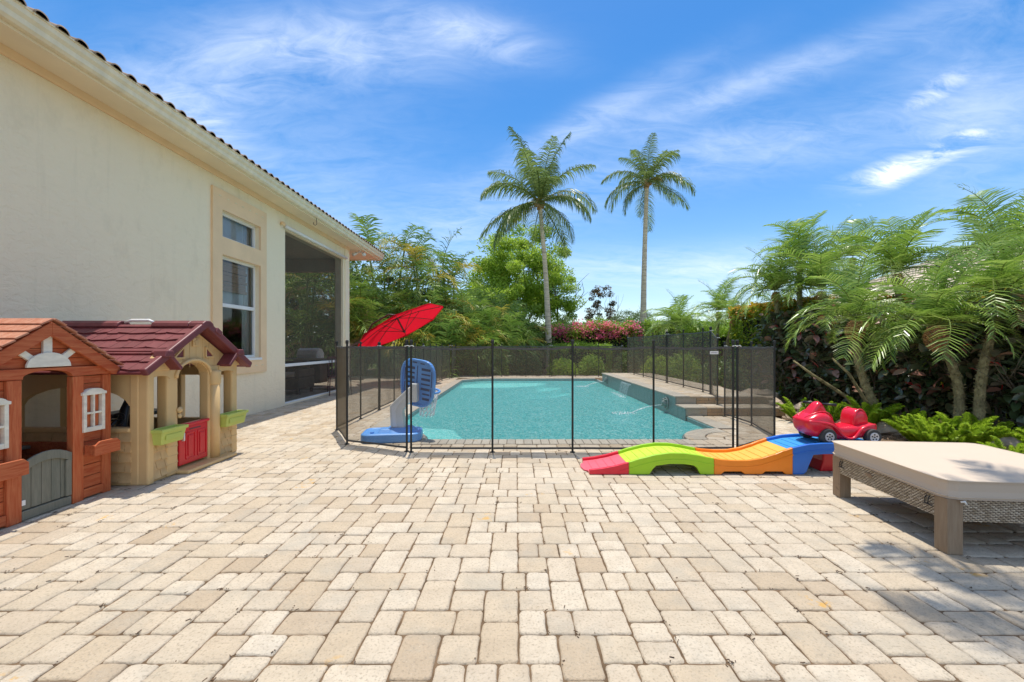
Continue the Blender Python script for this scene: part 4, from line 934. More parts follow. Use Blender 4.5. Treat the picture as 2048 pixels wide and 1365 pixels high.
# gable with two vents and the little house emblem
GA = 1.395; yv = 4.19
def gz(y): return GA - abs(y - yv) * .60
b = MB(); b.prism([(3.62, .985), (3.62, gz(3.62) - .03), (yv, GA - .03), (4.79, gz(4.79) - .03), (4.79, .985), (4.36, 1.0), (4.34, 1.03), (4.15 + .12, 1.055), (4.15, 1.062), (4.15 - .12, 1.055), (3.96, 1.03), (3.94, 1.0)], 'x', XF - .07, XF - .02); b.build('gable', M['tan'], pp, .006)
for a, c in ((3.93, 4.03), (4.33, 4.43)):
    s = 1 if a < 4.1 else -1
    pts = [(a, 1.10), (c, 1.10), (c if s > 0 else c - .03, 1.19 if s > 0 else 1.13), (a + (.03 if s > 0 else 0), 1.13 if s > 0 else 1.19)]
    b = MB(); b.prism(pts, 'x', XF - .019, XF - .012); b.build('vent_recess', M['maroon'], pp, .002)
    cy, cz = (a + c) / 2, 1.14; b = MB(); k = len(pts)
    for i in range(k):
        p_, q_ = pts[i], pts[(i + 1) % k]; e = 1.18; b.beam((XF - .012, cy + (p_[0] - cy) * e, cz + (p_[1] - cz) * e), (XF - .012, cy + (q_[0] - cy) * e, cz + (q_[1] - cz) * e), .014, .02, (1, 0, 0))
    b.build('vent_frame', M['tan'], pp, .003)
P2('emblem_plate', M['tan'], XF - .02, XF - .004, yv - .045, yv + .045, 1.20, 1.29, .012)
b = MB(); b.prism([(yv - .022, 1.215), (yv + .022, 1.215), (yv + .022, 1.25), (yv + .032, 1.25), (yv, 1.278), (yv - .032, 1.25), (yv - .022, 1.25)], 'x', XF - .005, XF + .001); b.build('house_emblem', M['tandark'], pp, .002)
for k, y in enumerate(np.linspace(3.70, 4.70, 13)):
    b = MB(); b.box(XF - .0195, XF - .0175, y, y + .004, 1.0, gz(y) - .06)
    if not (3.9 < y < 4.46 and False): b.build('board_groove', M['tandark'], pp)
def shingles(y0, y1, z0, z1, x, rows, cols, ax='x', seed=0):
    rg = random.Random(seed)
    if ax == 'x': P2('lower_wall', M['tan'], x - .05, x - .012, y0, y1, 0, z1 + .03, .004)
    else: P2('lower_wall', M['tan'], y0, y1, x, x + .04, 0, z1 + .03, .004)
    for r in range(rows):
        h = (z1 - z0) / rows; za = z0 + r * h; w = (y1 - y0) / cols; y = y0 - (w * .5 if r % 2 else 0)
        while y < y1 - .01:
            a, c = max(y, y0), min(y + w, y1)
            if c - a > .015:
                dz = rg.uniform(0, .012); b = MB()
                if ax == 'x': b.add([(x - .012, a + .002, za + h), (x - .012, c - .002, za + h), (x + .006, c - .003, za + .004 + dz), (x + .006, a + .003, za + .004 + dz), (x - .012, c - .003, za + .004 + dz), (x - .012, a + .003, za + .004 + dz)], [(0, 3, 2, 1), (3, 5, 4, 2), (1, 2, 4), (0, 5, 3)])
                else: b.add([(a + .002, x, za + h), (c - .002, x, za + h), (c - .003, x - .016, za + .004 + dz), (a + .003, x - .016, za + .004 + dz), (c - .003, x, za + .004 + dz), (a + .003, x, za + .004 + dz)], [(0, 1, 2, 3), (3, 2, 4, 5), (1, 4, 2), (0, 3, 5)])
                b.build('wall_shingle', M['tandark'], pp)
            y += w
shingles(3.675, 3.955, .02, .34, XF - .004, 4, 3, 'x', 1); shingles(4.50, 4.795, .02, .34, XF - .004, 4, 3, 'x', 2)
shingles(-4.35, -3.32, .02, .46, 3.612, 5, 9, 'y', 3)
P2('side_column', M['tan'], -3.34, XF - .06, 3.605, 3.68, 0, .99, .012); P2('side_column', M['tan'], -4.42, -4.32, 3.605, 3.68, 0, .99, .012)
b = MB(); b.prism([(-4.33, .99), (-4.33, .70)] + [(-3.83 + .48 * math.sin(t), .66 + .19 * math.cos(t)) for t in np.linspace(-1.45, 1.45, 11)] + [(-3.34, .70), (-3.34, .99)], 'y', 3.62, 3.66); b.build('side_arch', M['tan'], pp, .005)
P2('side_sill', M['tan'], -4.33, -3.33, 3.59, 3.67, .46, .50, .01)
# far side and back
P2('far_lower_wall', M['tan'], -4.40, XF - .1, 4.72, 4.77, 0, .40); P2('far_column', M['tan'], -4.42, -4.32, 4.70, 4.79, 0, .99); P2('far_column', M['tan'], -3.86, -3.78, 4.71, 4.78, .4, .99)
P2('far_head', M['tan'], -4.32, XF - .1, 4.72, 4.77, .88, .99)
P2('back_lower_wall', M['tan'], -4.42, -4.37, 3.68, 4.70, 0, .42); P2('back_head', M['tan'], -4.42, -4.37, 3.68, 4.70, .86, 1.0); P2('back_column', M['tan'], -4.43, -4.36, 4.05, 4.15, .42, .86)
P2('floor_panel', M['tandark'], -4.36, XF - .1, 3.66, 4.74, .003, .02)
P2('door_step', M['tan'], XF - .10, XF + .12, 3.93, 4.62, 0, .035, .012)
# lime flower boxes
for a, c, lb in ((3.64, 3.92, None), (4.46, 4.80, None)):
    z0, z1, x1 = .335, .475, XF + .115; b = MB(); zt = z1
    vs = [(XF + .002, a + .02, z0), (x1 - .025, a + .02, z0), (x1 - .025, c - .02, z0), (XF + .002, c - .02, z0), (XF + .002, a, zt), (x1, a, zt), (x1, c, zt), (XF + .002, c, zt), (XF + .012, a + .016, zt), (x1 - .016, a + .016, zt), (x1 - .016, c - .016, zt), (XF + .012, c - .016, zt), (XF + .012, a + .02, zt - .05), (x1 - .02, a + .02, zt - .05), (x1 - .02, c - .02, zt - .05), (XF + .012, c - .02, zt - .05)]
    fs = [(3, 2, 1, 0), (0, 1, 5, 4), (1, 2, 6, 5), (2, 3, 7, 6), (3, 0, 4, 7), (4, 5, 9, 8), (5, 6, 10, 9), (6, 7, 11, 10), (7, 4, 8, 11), (8, 9, 13, 12), (9, 10, 14, 13), (10, 11, 15, 14), (11, 8, 12, 15), (12, 13, 14, 15)]
    b.add(vs, fs); fb = b.build('flower_box', M['lime'], pp, .005)
    b = MB(); b.box(XF + .004, x1 + .006, a - .006, a - .0005, z1 - .03, z1 - .002); b.box(x1 + .0005, x1 + .008, a - .006, c + .006, z1 - .03, z1 - .002); b.box(XF + .004, x1 + .006, c + .0005, c + .006, z1 - .03, z1 - .002); b.box(x1 - .012, x1 - .004, a + .05, c - .05, z0 + .035, z0 + .085); b.build('rim', M['lime'], fb, .003)
# red half door
rd = thing('door', None, None, (0, 0, 0)); rd.parent = pp; rd['label'] = 'red half door with raised panels'
P2('leaf', M['redp'], XF - .035, XF - .005, 3.975, 4.342, .06, .43, .01, rd)
P2('cap', M['redp'], XF - .045, XF + .012, 3.962, 4.352, .43, .458, .01, rd)
for a, c in ((4.055, 4.165), (4.205, 4.315)):
    b = MB()
    for (p, q_) in (((a, .11), (c, .11)), ((c, .11), (c, .36)), ((c, .36), (a, .36)), ((a, .36), (a, .11))): b.beam((XF - .003, p[0], p[1]), (XF - .003, q_[0], q_[1]), .012, .010, (1, 0, 0))
    b.build('panel_moulding', M['redp'], rd, .003); P2('raised_panel', M['redp'], XF - .006, XF + .003, a + .022, c - .022, .135, .335, .006, rd)
P2('mail_slot', M['maroon'], XF - .006, XF - .001, 4.10, 4.24, .385, .40, .002, rd)
b = MB(); b.tube([(XF - .004, 4.005, .30), (XF + .018, 4.005, .30), (XF + .018, 4.005, .37), (XF - .004, 4.005, .37)], .007, 8); b.build('handle', M['white'], rd, smooth=True)
b = MB(); b.lathe([(.03, 0), (.032, .012), (.02, .02), (.012, .03)], (XF + .0, 3.965, .60), 12, 'x'); b.lathe([(.022, 0), (.024, .012), (.01, .02)], (XF + .0, 3.965, .545), 12, 'x'); b.build('toy_lamp', M['tan'], pp, smooth=True)
# roof: ridge runs back to the wall
RY0, RY1, RZ0, RZ1 = 3.50, 4.88, .985, 1.43; RXF, RXB = XF + .085, -4.50
th = .03
for s, ye in ((-1, RY0), (1, RY1)):
    dirn = Vector((0, ye - yv, RZ0 - RZ1)); Ls = dirn.length; dirn.normalize(); nrm = Vector((0, s * (RZ1 - RZ0), abs(ye - yv))).normalized()
    c0 = Vector(((RXF + RXB) / 2, yv, RZ1)) + dirn * Ls / 2 - nrm * th / 2
    b = MB(); b.obox(c0, Vector(((RXF - RXB) / 2, 0, 0)), dirn * Ls / 2, nrm * th / 2); b.build('roof_panel', M['maroon'], pp, .012)
    b = MB(); b.obox(Vector((RXF - .005, yv, RZ1)) + dirn * Ls / 2 + nrm * .0, Vector((.03, 0, 0)), dirn * (Ls / 2 + .005), nrm * .034); b.build('roof_edge', M['maroon'], pp, .012)
    rows = [(.10, .30, 'a'), (.33, .50, 'b'), (.70, .98, 'c')]
    rg = random.Random(4)
    # ribs across the slope
    for t_ in (.07, .60, .66): b = MB(); b.obox(Vector(((RXF + RXB) / 2, yv, RZ1)) + dirn * Ls * t_ + nrm * .006, Vector(((RXF - RXB) / 2 - .02, 0, 0)), dirn * (.022 if t_ != .66 else .012), nrm * .009); b.build('roof_rib', M['maroon'], pp, .006)
    for (t0, t1) in ((.11, .25), (.25, .40), (.40, .57), (.70, .83), (.83, .975)):
        x = RXF - .05; i = 0
        while x > RXB + .12:
            w = rg.uniform(.095, .13); cut = rg.uniform(0, .03)
            p0 = Vector((x, yv, RZ1)) + dirn * Ls * t0 + nrm * .002; p1 = p0 + Vector((-w + .004, 0, 0)); q0 = Vector((x, yv, RZ1)) + dirn * (Ls * t1 - cut) + nrm * .015; q1 = Vector((x - w + .004, yv, RZ1)) + dirn * (Ls * t1 - (.03 - cut if i % 2 else 0)) + nrm * .015
            r0, r1 = q0 - nrm * .014, q1 - nrm * .014; b = MB(); fs = [(0, 1, 2, 3), (3, 2, 5, 4), (0, 3, 4), (1, 5, 2)]
            b.add([p0, p1, q1, q0, r0, r1], fs if s > 0 else [f[::-1] for f in fs]); b.build('roof_shingle', M['maroon'], pp); x -= w; i += 1
for (x0_, x1_) in ((RXF + .03, RXF - .11), (RXF - .115, -3.60), (-3.93, RXB - .02)):   # ridge caps
    b = MB(); b.prism([(yv - .085, RZ1 - .03), (yv - .07, RZ1 + .005), (yv - .03, RZ1 + .03), (yv + .03, RZ1 + .03), (yv + .07, RZ1 + .005), (yv + .085, RZ1 - .03)], 'x', x1_, x0_); b.build('ridge_cap', M['maroon'], pp, .008)
b = MB(); b.tube([(-3.63, yv, RZ1 + .012), (-3.68, yv, RZ1 + .035), (-3.86, yv, RZ1 + .035), (-3.92, yv, RZ1 + .012)], .014, 8); b.build('ridge_handle', M['white'], pp, smooth=True)
# little dormers over both windows and tile bosses on the rakes
for s, ya, za in ((1, 3.70, 1.155), (-1, 4.66, 1.155)):
    for t_ in (-1, 1):
        e = ya + t_ * (.155 if t_ == s else .20); ez = za - (.155 if t_ == s else .165); d_ = Vector((0, e - ya, ez - za)); n_ = Vector((0, -d_.z * (1 if d_.y > 0 else -1), abs(d_.y))).normalized() 
        if t_ == s: c0 = Vector((XF + .045, ya, za)) + d_ / 2; b = MB(); b.obox(c0, Vector((.075, 0, 0)), d_ / 2 * 1.06, n_ * .018); b.build('dormer_roof', M['maroon'], pp, .010)
    b = MB(); b.prism([(ya - .055, za - .045), (ya - .035, za + .015), (ya + .035, za + .015), (ya + .055, za - .045)], 'x', XF + .02, XF + .14); b.build('dormer_cap', M['maroon'], pp, .010)
    b = MB(); b.prism([(ya - .15, .99), (ya + .15, .99), (ya + .12, 1.02), (ya, za - .02), (ya - .12, 1.02)], 'x', XF - .02, XF + .02); b.build('dormer_gable', M['tan'], pp, .006)
    b = MB(); b.prism([(ya - .08, 1.02), (ya - .01, 1.02), (ya - .01, 1.09)], 'x', XF + .0195, XF + .026); b.prism([(ya + .08, 1.02), (ya + .01, 1.09), (ya + .01, 1.02)], 'x', XF + .0195, XF + .026); b.build('dormer_panel', M['tandark'], pp, .002)
b = MB(); b.prism([(yv + .10, RZ1 - .075), (yv + .13, RZ1 - .03), (yv + .20, RZ1 - .075), (yv + .18, RZ1 - .125)], 'x', RXF - .06, RXF + .035); b.build('rake_boss', M['maroon'], pp, .008)
# toys inside and behind
pc = thing('push_buggy', 'black-handled push buggy inside the plastic playhouse', 'toy', (-3.75, 4.05, 0))
b = MB(); b.tube([(-3.70, 3.90, .25), (-3.72, 3.93, .42), (-3.75, 4.0, .60), (-3.78, 4.12, .77), (-3.80, 4.26, .92), (-3.80, 4.36, .985)], [.05, .045, .035, .026, .02, .018], 10); b.build('handle_arm', M['darkpl'], pc, smooth=True)
b = MB(); b.tube([(-3.80 + .13 * math.sin(t), 4.42 + .10 * math.cos(t), .965) for t in np.linspace(0, 6.2832, 17)], .017, 8); b.build('handle_loop', M['darkpl'], pc, smooth=True)
b = MB(); b.prism([(3.80, .10), (4.25, .10), (4.30, .22), (4.10, .27), (3.95, .31), (3.82, .28)], 'x', -3.90, -3.58); b.build('body', M['darkpl'], pc, .03, seg=3)
b = MB(); b.lathe([(.09, 0), (.10, .03), (.06, .06)], (-3.68, 3.96, .31), 14); b.build('seat_hub', simple('violet_plastic', (.06, .05, .28), .4), pc, smooth=True)
for y in (3.88, 4.2):
    for x in (-3.93, -3.57): b = MB(); b.lathe([(.03, -.02), (.09, -.02), (.09, .02), (.03, .02)], (x, y, .09), 16, 'x'); b.build('wheel', M['rubber'], pc)
tb_ = thing('play_table', 'dark low play table with small toys behind the red half door', 'table', (-4.1, 4.48, 0))
b = MB(); b.box(-4.33, -3.88, 4.25, 4.68, .47, .51); b.build('top', M['darkpl'], tb_, .01)
for x in (-4.29, -3.92):
    for y in (4.29, 4.64): b = MB(); b.box(x - .02, x + .02, y - .02, y + .02, .02, .47); b.build('leg', M['darkpl'], tb_, .004)
b = MB()
sw = thing('toy_steering_wheel', 'black toy steering wheel in the side opening of the plastic playhouse', 'toy', (-3.55, 3.68, .51))
b.tube([(-3.56 + .065 * math.cos(t), 3.72 + .03 * math.sin(t), .545 + .055 * math.sin(t)) for t in np.linspace(0, 6.2832, 17)], .010, 8, cap=False); b.build('rim', M['darkpl'], sw, smooth=True)
b = MB(); b.tube([(-3.625, 3.72, .545), (-3.495, 3.72, .545)], .009, 6); b.tube([(-3.56, 3.72, .545), (-3.56, 3.66, .50)], .014, 8); b.build('spoke', M['darkpl'], sw)

# ============================================================ BASKETBALL HOOP
hp = thing('basketball_hoop', 'blue and pale grey poolside basketball hoop with white net', 'hoop', (-1.62, 5.42, 0))
def rr(cx, cy, hx, hy, r, n=6): return [(cx + sx * (hx - r) + r * math.cos(a), cy + sy * (hy - r) + r * math.sin(a)) for sx, sy, a0 in ((1, 1, 0), (-1, 1, 90), (-1, -1, 180), (1, -1, 270)) for a in [R(a0 + 90 * i / n) for i in range(n + 1)]]
ba = thing('base', None, None, (-1.60, 5.42, 0)); ba.parent = hp; ba.location = Vector((-1.60, 5.42, 0)) - hp.location; ba.rotation_euler = (0, 0, R(9))
def ringloft(secs, mat, name, par, loc=True, smooth=False, bev=.006):
    b = MB(); n = len(secs[0][0]); vs = [(x, y, z) for pts, z in secs for x, y in pts]
    fs = [(i * n + j, i * n + (j + 1) % n, (i + 1) * n + (j + 1) % n, (i + 1) * n + j) for i in range(len(secs) - 1) for j in range(n)] + [tuple(range(n))[::-1], tuple(range((len(secs) - 1) * n, len(secs) * n))]
    b.add(vs, fs); return b.build(name, mat, par, bev, local=loc, smooth=smooth)
ringloft([(rr(0, 0, .365, .235, .12), 0), (rr(0, 0, .375, .245, .13), .02), (rr(0, 0, .37, .24, .12), .10), (rr(0, 0, .35, .22, .11), .115), (rr(0, 0, .335, .205, .10), .102)], M['hoopblue'], 'tank', ba)
ringloft([(rr(-.02, -.02, .16, .10, .03), .10), (rr(-.01, -.0, .14, .075, .03), .145)], M['hoopblue'], 'socket', ba)
ringloft([(rr(.12, .02, .20, .15, .08), .10), (rr(.10, .03, .15, .10, .06), .155)], M['hoopblue'], 'hump', ba)
b = MB(); b.lathe([(.025, 0), (.025, .02), (.01, .024)], (-.24, -.10, .10), 12); b.build('filler_cap', M['hoopblue'], ba, local=True)
# pedestal: bends up and then over towards the pool
pd = MB(); side = [(-1.62, .12), (-1.635, .43), (-1.57, .50), (-1.38, .68), (-1.28, .68), (-1.31, .53), (-1.42, .43), (-1.47, .36), (-1.44, .12)]
pd.prism(side, 'y', 5.39, 5.52); pd.build('pedestal', M['hoopgrey'], hp, .018, seg=3)
b = MB(); b.prism([(-1.59, .16), (-1.605, .41), (-1.55, .46), (-1.38, .62), (-1.39, .58), (-1.53, .44), (-1.56, .38), (-1.54, .16)], 'y', 5.383, 5.392); b.build('pedestal_rib', M['white'], hp, .003)
b = MB(); b.obox((-1.325, 5.455, .60), (.045, 0, 0), (0, .075, 0), (.0, 0, .12)); b.build('bracket', M['hoopgrey'], hp, .012)
bd = thing('backboard', None, None, (0, 0, 0)); bd.parent = hp; bd.location = Vector((-1.30, 5.53, .71)) - hp.location; bd.rotation_euler = (R(4), R(7), R(-27))
# local frame: board in the local xz plane, its back (ribs) towards -y
bw = .285; o_ = [(bw * math.copysign(abs(math.cos(t)) ** .55, math.cos(t)) * (1 if math.sin(t) > 0 else 1 - .14 * abs(math.sin(t))), .01 + .315 * math.copysign(abs(math.sin(t)) ** .62, math.sin(t))) for t in [2 * math.pi * (i + .5) / 32 for i in range(32)]][::-1]
# slots are dark strips on the solid face, their shade painted on
b = MB(); b.prism(o_, 'y', -.0, .022); b.build('face', M['hoopblue'], bd, .012, local=True, seg=3)
b = MB(); n_ = len(o_)
for i in range(n_):
    p_, q_ = o_[i], o_[(i + 1) % n_]; b.beam((p_[0] * .96, -.012, p_[1] * .96), (q_[0] * .96, -.012, q_[1] * .96), .028, .03, (0, 1, 0))
b.build('rim_moulding', M['hoopblue'], bd, .008, local=True)
b = MB()
for x0_, x1_ in ((-.20, -.06), (.055, .20)):
    for i in range(7):
        z = .20 - i * .065; s_ = .010 if i % 2 else .016
        b.box(x0_ + (.03 if i > 4 else 0), x1_, -.0045, -.001, z - s_, z + s_)
for x, z0_, z1_ in ((-.015, -.05, .24), (.225, -.02, .19), (-.225, .02, .19), (.222, -.17, -.04), (-.225, -.17, .0)): b.box(x - .005, x + .005, -.0045, -.001, z0_, z1_)
b.box(-.10, -.03, -.0045, -.001, .27, .283); b.box(.03, .10, -.0045, -.001, .265, .278); b.build('slot', simple('slot_shade_blue', (.03, .06, .15), .6), bd, local=True)
hr = MB(); rc = Vector((.02, .20, -.13)); hr.tube([rc + Vector((.155 * math.cos(t), .155 * math.sin(t), 0)) for t in np.linspace(0, 6.2832, 25)], .0145, 8, cap=False); hr.obox((.02, .035, -.13), (.05, 0, 0), (0, .018, 0), (0, 0, .03)); hr.build('rim', M['hoopblue'], bd, local=True, smooth=True)
nt_ = MB(); K = 12; lv = 6
def npnt(i, l): 
    a = 2 * math.pi * (i + (l % 2) * .5) / K; r_ = .150 - .055 * (l / lv) ** .7; return rc + Vector((r_ * math.cos(a), r_ * math.sin(a), -.34 * l / lv))
for l in range(lv):
    for i in range(K):
        nt_.tube([npnt(i, l), npnt(i, l + 1)], .0055, 4, cap=False); nt_.tube([npnt(i + (1 if l % 2 == 0 else 1) * (1 if l % 2 else 0) + (0 if l % 2 else 0), l), npnt(i - (0 if l % 2 else 1), l + 1)], .0055, 4, cap=False)
nt_.build('net', M['white'], bd, local=True)

# ============================================================ RED CANTILEVER UMBRELLA
um = thing('cantilever_umbrella', 'red tilted cantilever umbrella with bronze frame beyond the left fence', 'umbrella', (-5.9, 14.8, 0))
uc = Vector((-3.74, 13.6, 1.86))
# canopy axis leans so that the underside shows
vd = Vector((-3.74, 13.6, .65)).normalized(); u0 = Vector((1, -.2, .56)).normalized(); w0 = u0.cross(vd).normalized(); w0 = w0 if w0.z > 0 else -w0; d0 = (vd - vd.dot(u0) * u0).normalized(); ax = (w0 * .965 + d0 * .26).normalized(); v0 = ax.cross(u0)
Rr = 1.50; hubp = uc + ax * .30
rim = [uc + (u0 * math.cos(R(22.5 + 45 * i)) + v0 * math.sin(R(22.5 + 45 * i))) * Rr for i in range(8)]
cn = MB()
for i in range(8):
    a, c = rim[i], rim[(i + 1) % 8]; k = 5; rows = []
    for j in range(k + 1):
        t_ = j / k; row = []
        for m_ in range(5):
            s_ = m_ / 4; p_ = hubp.lerp(a, t_).lerp(hubp.lerp(c, t_), s_); p_ = p_ + ax * (.05 * math.sin(math.pi * t_) - .04 * math.sin(math.pi * s_) * t_); row.append(p_)
        rows.append(row)
    cn.add([p for r_ in rows for p in r_], [(j * 5 + m_, j * 5 + m_ + 1, (j + 1) * 5 + m_ + 1, (j + 1) * 5 + m_) for j in range(k) for m_ in range(4)])
cy = cn.build('canopy', M['canopy'], um, smooth=False)
b = MB(); b.add([rim[i] for i in range(8)] + [rim[i] - ax * .05 for i in range(8)], [(i, (i + 1) % 8, 8 + (i + 1) % 8, 8 + i) for i in range(8)]); b.build('valance', M['canopy'], cy)
low = uc - ax * .22
for i in range(8):
    b = MB(); b.tube([hubp - ax * .02, hubp.lerp(rim[i], .5) + ax * .03, rim[i] - ax * .01], .011, 6); rb = b.build('rib', M['brownmetal'], um)
    b = MB(); b.tube([low, hubp.lerp(rim[i], .48) + ax * .01], .009, 6); b.build('strut', M['brownmetal'], rb)
b = MB(); b.tube([low - ax * .03, hubp + ax * .08], .028, 10); b.lathe([(.05, -.02), (.05, .02)], tuple(low), 10); b.build('hub', M['brownmetal'], um)
pt_ = hubp + ax * .10; po = Vector((-5.9, 14.8, 0))
b = MB(); b.tube([pt_, pt_ + Vector((-.25, .05, .02)), pt_ + Vector((-.8, .12, -.28)), pt_ + Vector((-1.15, .2, -.85)), po + Vector((.0, 0, 1.15))], .028, 8); b.build('arm', M['brownmetal'], um, smooth=True)
b = MB(); b.tube([pt_ + Vector((-.1, 0, -.10)), pt_ + Vector((-.7, .10, -.50)), po + Vector((.05, 0, 1.2))], .018, 8); b.build('brace', M['brownmetal'], um, smooth=True)
b = MB(); b.tube([po, po + Vector((0, 0, 1.3))], .035, 10); b.build('pole', M['brownmetal'], um, smooth=True)
b = MB(); b.box(-6.4, -5.4, 14.76, 14.84, .0, .05); b.box(-5.94, -5.86, 14.3, 15.3, .0, .049); b.build('cross_base', M['brownmetal'], um)

# ============================================================ ROLLER COASTER RAMP
rm = thing('toy_ramp', 'rainbow plastic coaster ramp in red, green, orange and blue', 'toy ramp', (2.1, 4.12, 0))
YA, YB_ = 3.92, 4.36
prf = [(.69, .018), (.80, .030), (.92, .052), (1.06, .088), (1.18, .125), (1.32, .158), (1.45, .174), (1.58, .172), (1.70, .155), (1.82, .130), (1.93, .112), (2.05, .103), (2.18, .104), (2.30, .122), (2.42, .158), (2.52, .196), (2.62, .228), (2.76, .256), (2.90, .266), (3.05, .268), (3.25, .268), (3.50, .268)]
def pz(x):
    for (a, za), (c, zc) in zip(prf[:-1], prf[1:]):
        if a <= x <= c: t_ = (x - a) / (c - a); t_ = t_ * t_ * (3 - 2 * t_) * .3 + t_ * .7; return za + (zc - za) * t_
    return prf[-1][1]
def ramp(x0, x1, mside, mtrack, label, cut):
    sc_ = thing('ramp_section', None, None, (0, 0, 0)); sc_.parent = rm; sc_['label'] = label
    xs = np.linspace(x0, x1, max(4, int((x1 - x0) / .03)))
    b = MB(); tp = [(x, pz(x)) for x in xs]; b.prism([(x, z - .02) for x, z in tp] + tp[::-1], 'y', YA + .03, YB_ - .03); b.build('track', mtrack, sc_)
    x = x0 + .05
    while x < x1 - .03:
        b = MB(); z = pz(x); s_ = (pz(x + .01) - pz(x - .01)) / .02; b.obox((x, (YA + YB_) / 2, z + .001), Vector((.006, 0, .006 * s_)), (0, (YB_ - YA) / 2 - .07, 0), (0, 0, .004)); b.build('tread_rib', mtrack, sc_, .002); x += .075
    for ya, yb in ((YA, YA + .032), (YB_ - .032, YB_)):
        bot = [cut(x) for x in xs]; r_ = .028 if x0 > .75 else .026
        b = MB(); b.prism([(x, min(z_, pz(x))) for x, z_ in zip(xs, bot)] + [(x, pz(x) + r_) for x in xs][::-1], 'y', ya, yb); b.build('side_wall', mside, sc_, .005)
        o = -.004 if ya == YA else .036
        b = MB(); b.prism([(x, pz(x) - .045) for x in xs if pz(x) > .06] + [(x, pz(x) - .030) for x in xs if pz(x) > .06][::-1], 'y', ya + (-.004 if ya == YA else .032), ya + (0 if ya == YA else .036)) if sum(pz(x) > .06 for x in xs) > 2 else None
        if b.v: b.build('side_bead', mside, sc_)
def cutf(a, c, h):   # open arch below between a and c
    def f(x): return 0 if not (a < x < c) else min(h, pz(x) - .075, min(x - a, c - x) * 3.2)
    return f
ramp(.69, 1.06, M['red'], M['pinkred'], 'red ramp toe', lambda x: 0)
ramp(1.062, 1.86, M['green'], M['greenl'], 'lime green hump', cutf(1.27, 1.72, .10))
ramp(1.862, 2.60, M['orange'], M['orangel'], 'orange dip', lambda x: 0 if (x < 1.95 or x > 2.52) else (.028 if not 2.13 < x < 2.33 else .002))
def cb(x): return 0 if x < 2.72 else min(pz(x) - .075, (x - 2.72) * 2.6)
ramp(2.602, 3.50, M['blue'], M['bluel'], 'blue upper platform', cb)
b = MB(); b.prism([(2.93, 0), (3.40, 0), (3.36, .10), (3.36, .19), (2.96, .19), (2.96, .10)], 'y', 4.02, 4.30); b.build('pedestal', M['redp'], rm, .012)
# rounded toe
b = MB(); b.prism([(.70, 4.0), (.655, 4.04), (.64, 4.14), (.655, 4.24), (.70, 4.28)], 'z', .001, .016); b.build('toe_lip', M['pinkred'], rm, .004)

# ============================================================ RED RIDE-ON CAR
cr = thing('ride_on_car', 'shiny red ride-on push car with black handlebar on the blue ramp top', 'toy car', (3.12, 4.13, .268))
def sec(pts, y0, y1, name, bev=.02, m_=M['red'], k=3): b = MB(); b.prism(pts, 'y', y0, y1); return b.build(name, m_, cr, bev, seg=k)
def loft(secs, name, mat, par, sub=1):    # secs: (x, [(y,z)...] ring)
    b = MB(); n = len(secs[0][1]); vs = [(x, y, z) for x, pts in secs for y, z in pts]
    fs = [(i * n + j, i * n + (j + 1) % n, (i + 1) * n + (j + 1) % n, (i + 1) * n + j) for i in range(len(secs) - 1) for j in range(n)] + [tuple(range(n))[::-1], tuple(range((len(secs) - 1) * n, len(secs) * n))]
    b.add(vs, fs); return b.build(name, mat, par, smooth=True, sub=sub)
CY = 4.13
def oval(hw, zb, zt, sq=.5): # rounded ring
    zm = (zb + zt) / 2; hz = (zt - zb) / 2; out = []
    for i in range(12):
        a = 2 * math.pi * (i + .5) / 12; c_, s_ = math.cos(a), math.sin(a); out.append((CY + hw * math.copysign(abs(c_) ** sq, c_), zm + hz * math.copysign(abs(s_) ** sq, s_)))
    return out
z0c = .268
loft([(2.79, oval(.06, z0c + .195, z0c + .225)), (2.805, oval(.12, z0c + .14, z0c + .235)), (2.85, oval(.15, z0c + .055, z0c + .27)), (2.94, oval(.152, z0c + .045, z0c + .315)), (3.03, oval(.14, z0c + .04, z0c + .30)), (3.075, oval(.125, z0c + .035, z0c + .20)), (3.12, oval(.115, z0c + .03, z0c + .165)),
      (3.20, oval(.12, z0c + .03, z0c + .165)), (3.28, oval(.125, z0c + .03, z0c + .175)), (3.33, oval(.145, z0c + .05, z0c + .19)), (3.42, oval(.15, z0c + .07, z0c + .20)), (3.48, oval(.12, z0c + .11, z0c + .19)), (3.495, oval(.07, z0c + .14, z0c + .175))], 'body', M['red'], cr)
loft([(2.86, oval(.05, z0c + .22, z0c + .25)), (2.89, oval(.07, z0c + .22, z0c + .305)), (2.93, oval(.062, z0c + .22, z0c + .36)), (2.965, oval(.055, z0c + .22, z0c + .40)), (3.0, oval(.042, z0c + .22, z0c + .395)), (3.03, oval(.06, z0c + .22, z0c + .33)), (3.05, oval(.06, z0c + .20, z0c + .25))], 'steering_column', M['red'], cr)
loft([(3.265, oval(.08, z0c + .14, z0c + .20)), (3.275, oval(.095, z0c + .14, z0c + .31)), (3.33, oval(.10, z0c + .14, z0c + .335)), (3.385, oval(.095, z0c + .14, z0c + .32)), (3.42, oval(.08, z0c + .14, z0c + .25)), (3.43, oval(.06, z0c + .14, z0c + .19))], 'seat_back', M['red'], cr)
